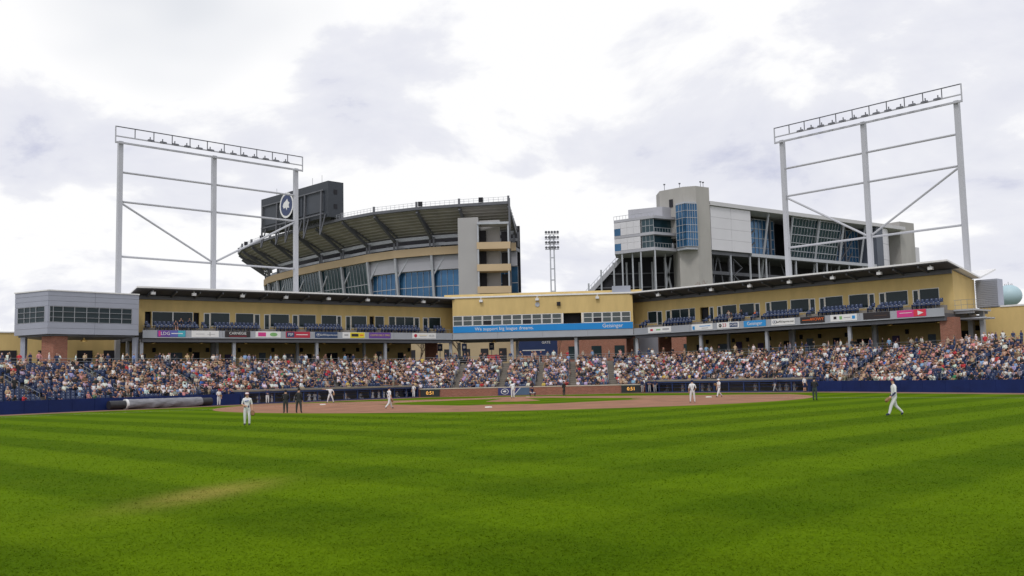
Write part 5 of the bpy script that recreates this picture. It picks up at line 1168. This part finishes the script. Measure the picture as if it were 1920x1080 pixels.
player('infielder in white walking with his back half turned on the dirt near second base', (-10.3, 79.4, 0), math.pi * .72, dict(stride), dict(), cap=NVY, glove='R', num='8', scale=1.0)
player('third baseman in white with his throwing arm stretched out by the bag', (-20.3, 106.5, 0), .1, dict(sho_=0) and dict(elbR=(-.45, -.05, 1.46), wriR=(-.68, -.06, 1.5), handR=(-.78, -.06, 1.52), elbL=(.36, -.02, 1.2), wriL=(.4, -.2, 1.05), handL=(.4, -.26, 1.0), kneeL=(.24, -.05, .5), ankleL=(.34, 0, .09), toeL=(.4, -.13, .045), kneeR=(-.22, -.05, .5), ankleR=(-.32, .02, .09), toeR=(-.4, -.1, .045)), dict(), cap=NVY, glove='L', scale=1.02)
player('man in white uniform and red cap standing against the navy wall by the dugout end', (-32.2, 105.2, 0), .8, dict(elbR=(-.28, -.06, 1.18), wriR=(-.14, -.26, 1.12), handR=(-.06, -.3, 1.1)), dict(), cap=(.3, .03, .04), glove='R', scale=1.02)
player('pitcher in white leaning in on the mound', (RUB[0], RUB[1] + .1, .26), math.pi + .25, dict(pelvis=(0, .12, .93), waist=(0, .05, 1.1), chest=(0, -.1, 1.28), neck=(0, -.2, 1.41), head=(0, -.27, 1.52), crown=(0, -.3, 1.63), shoL=(.18, -.12, 1.36), shoR=(-.18, -.12, 1.36), elbL=(.26, -.16, 1.1), wriL=(.1, -.34, 1.02), handL=(.03, -.38, 1.02), elbR=(-.26, -.1, 1.08), wriR=(-.22, .05, .9), handR=(-.2, .08, .82)), dict(), cap=NVY, glove='L', num='17')
player('catcher in navy gear crouching behind home plate', (2.2, 117.6, 0), .05, dict(pelvis=(0, .08, .42), waist=(0, .06, .6), chest=(0, -.06, .82), neck=(0, -.12, .97), head=(0, -.16, 1.08), crown=(0, -.16, 1.2), hipL=(.12, .06, .4), kneeL=(.32, -.36, .48), ankleL=(.28, -.08, .09), toeL=(.33, -.23, .045), hipR=(-.12, .06, .4), kneeR=(-.32, -.36, .48), ankleR=(-.28, -.08, .09), toeR=(-.33, -.23, .045), shoL=(.19, -.08, .9), shoR=(-.19, -.08, .9), elbL=(.32, -.28, .72), wriL=(.22, -.5, .78), handL=(.2, -.58, .8), elbR=(-.3, -.12, .68), wriR=(-.26, -.1, .5), handR=(-.25, -.12, .44)), dict(shirt=NVY, sleeve=NVY, shin=NVY, pants=(.5, .5, .52)), cap=NVY, glove='L')
player('plate umpire in black standing apart before the brick wall', (6.1, 118.6, 0), .7, dict(elbL=(.28, .02, 1.18), wriL=(.22, -.18, 1.08), handL=(.18, -.25, 1.06)), dict(UM, skin=(.3, .17, .11)), cap=BLK_)
player('infielder in white standing with his back turned near first base dirt edge', (14.5, 78.7, 0), math.pi - .15, dict(elbR=(-.3, -.02, 1.16), wriR=(-.24, -.22, 1.02), handR=(-.22, -.3, 1.0), kneeL=(.15, 0, .49), ankleL=(.18, .02, .09), toeL=(.22, -.12, .045), kneeR=(-.14, -.04, .49), ankleR=(-.17, -.06, .09)), dict(), cap=NVY, num='1', scale=1.02)
player('first baseman in white striding off the bag', (19.9, 93.9, 0), -1.1, dict(stride, pelvis=(0, 0, .9), elbL=(.27, -.1, 1.18), wriL=(.15, -.3, 1.2), handL=(.1, -.36, 1.22)), dict(), cap=(.7, .7, .72), glove='L', scale=1.0)
player('base umpire in black jacket with hands folded on the grass beyond first base', (24, 77.2, 0), 2.5, dict(elbL=(.27, -.05, 1.16), wriL=(.1, -.22, 1.1), handL=(.02, -.24, 1.1), elbR=(-.27, -.05, 1.16), wriR=(-.1, -.22, 1.12), handR=(-.02, -.24, 1.12)), dict(UM, pants=(.03, .045, .045), shin=(.03, .045, .045)), cap=BLK_, scale=1.02)
NG = dict(shirt=NVY, sleeve=NVY, forearm=NVY)
for s_, off, rz, lab, cols, pose in ((97.6, -.9, .4, 'player in navy top and grey trousers at the open end of the grey-uniform dugout', dict(NG, pants=GRYU, shin=GRYU), {}), (98.5, -.55, -.6, 'player in navy top turned sideways at the open end of the grey-uniform dugout', dict(NG, forearm=SKN, pants=GRYU, shin=GRYU), standing(1)), (99.6, -.8, .2, 'player in navy top with bare arms leaning on the grey-uniform dugout post', dict(NG, forearm=SKN, pants=GRYU, shin=GRYU), standing(3)), (117.0, -.7, -1.2, 'player in navy top and pale trousers stepping out of the grey-uniform dugout', dict(NG, pants=GRYU, shin=GRYU), stride), (120.9, -.9, .5, 'attendant in white shirt and navy shorts beside the grey-uniform dugout', dict(pants=NVY, shin=SKN), {}), (42.3, -.8, .3, 'player in navy jacket and white trousers before the white-uniform dugout', NG, standing(1)), (65.2, -.6, -.5, 'player in white leaning at the far end of the white-uniform dugout', {}, standing(3))):
    x, y, _ = at_front(s_, off); player(lab, (x, y, 0), rz, pose, cols)
# players sitting and leaning inside the dugouts
rr = random.Random(9)
for (a, b_), white in ((DUG[0], True), (DUG[1], False)):
    i = seg_of((a + b_) / 2)[0]; ang = math.atan2(FN[i][1], FN[i][0]) - math.pi / 2; s = a + 2.5
    while s < b_ - 1.5:
        if rr.random() < (.75 if white else .55):
            key = ('sta', rr.randrange(4)) if rr.random() < .6 else ('sit', rr.randrange(3)); x, y, _ = at_front(s, .55 if key[0] == 'sta' else 1.3); u = WU if white else GRYU
            cols = dict(shirt=u, sleeve=rr.choice((u, NVY)), forearm=rr.choice((SKN, NVY)), pants=u, shin=u, shoe=BLK_, skin=SKN, head=SKN, hair=rr.choice((NVY, NVY, (.5, .5, .5))))
            o = bpy.data.objects.new('person', mesh_person(T_HI[key], cols, 1.0)); COL.objects.link(o); o.location = (x, y, -.62 if key[0] == 'sta' else -.36); o.rotation_euler = (0, 0, ang + rr.uniform(-.5, .5))
            tag(o, f'{"player in white" if white else "player in grey"} {"standing at the rail" if key[0] == "sta" else "seated"} inside the {"white" if white else "grey"}-uniform dugout', 'person', 'players in the dugouts')
        s += rr.uniform(.8, 1.9)
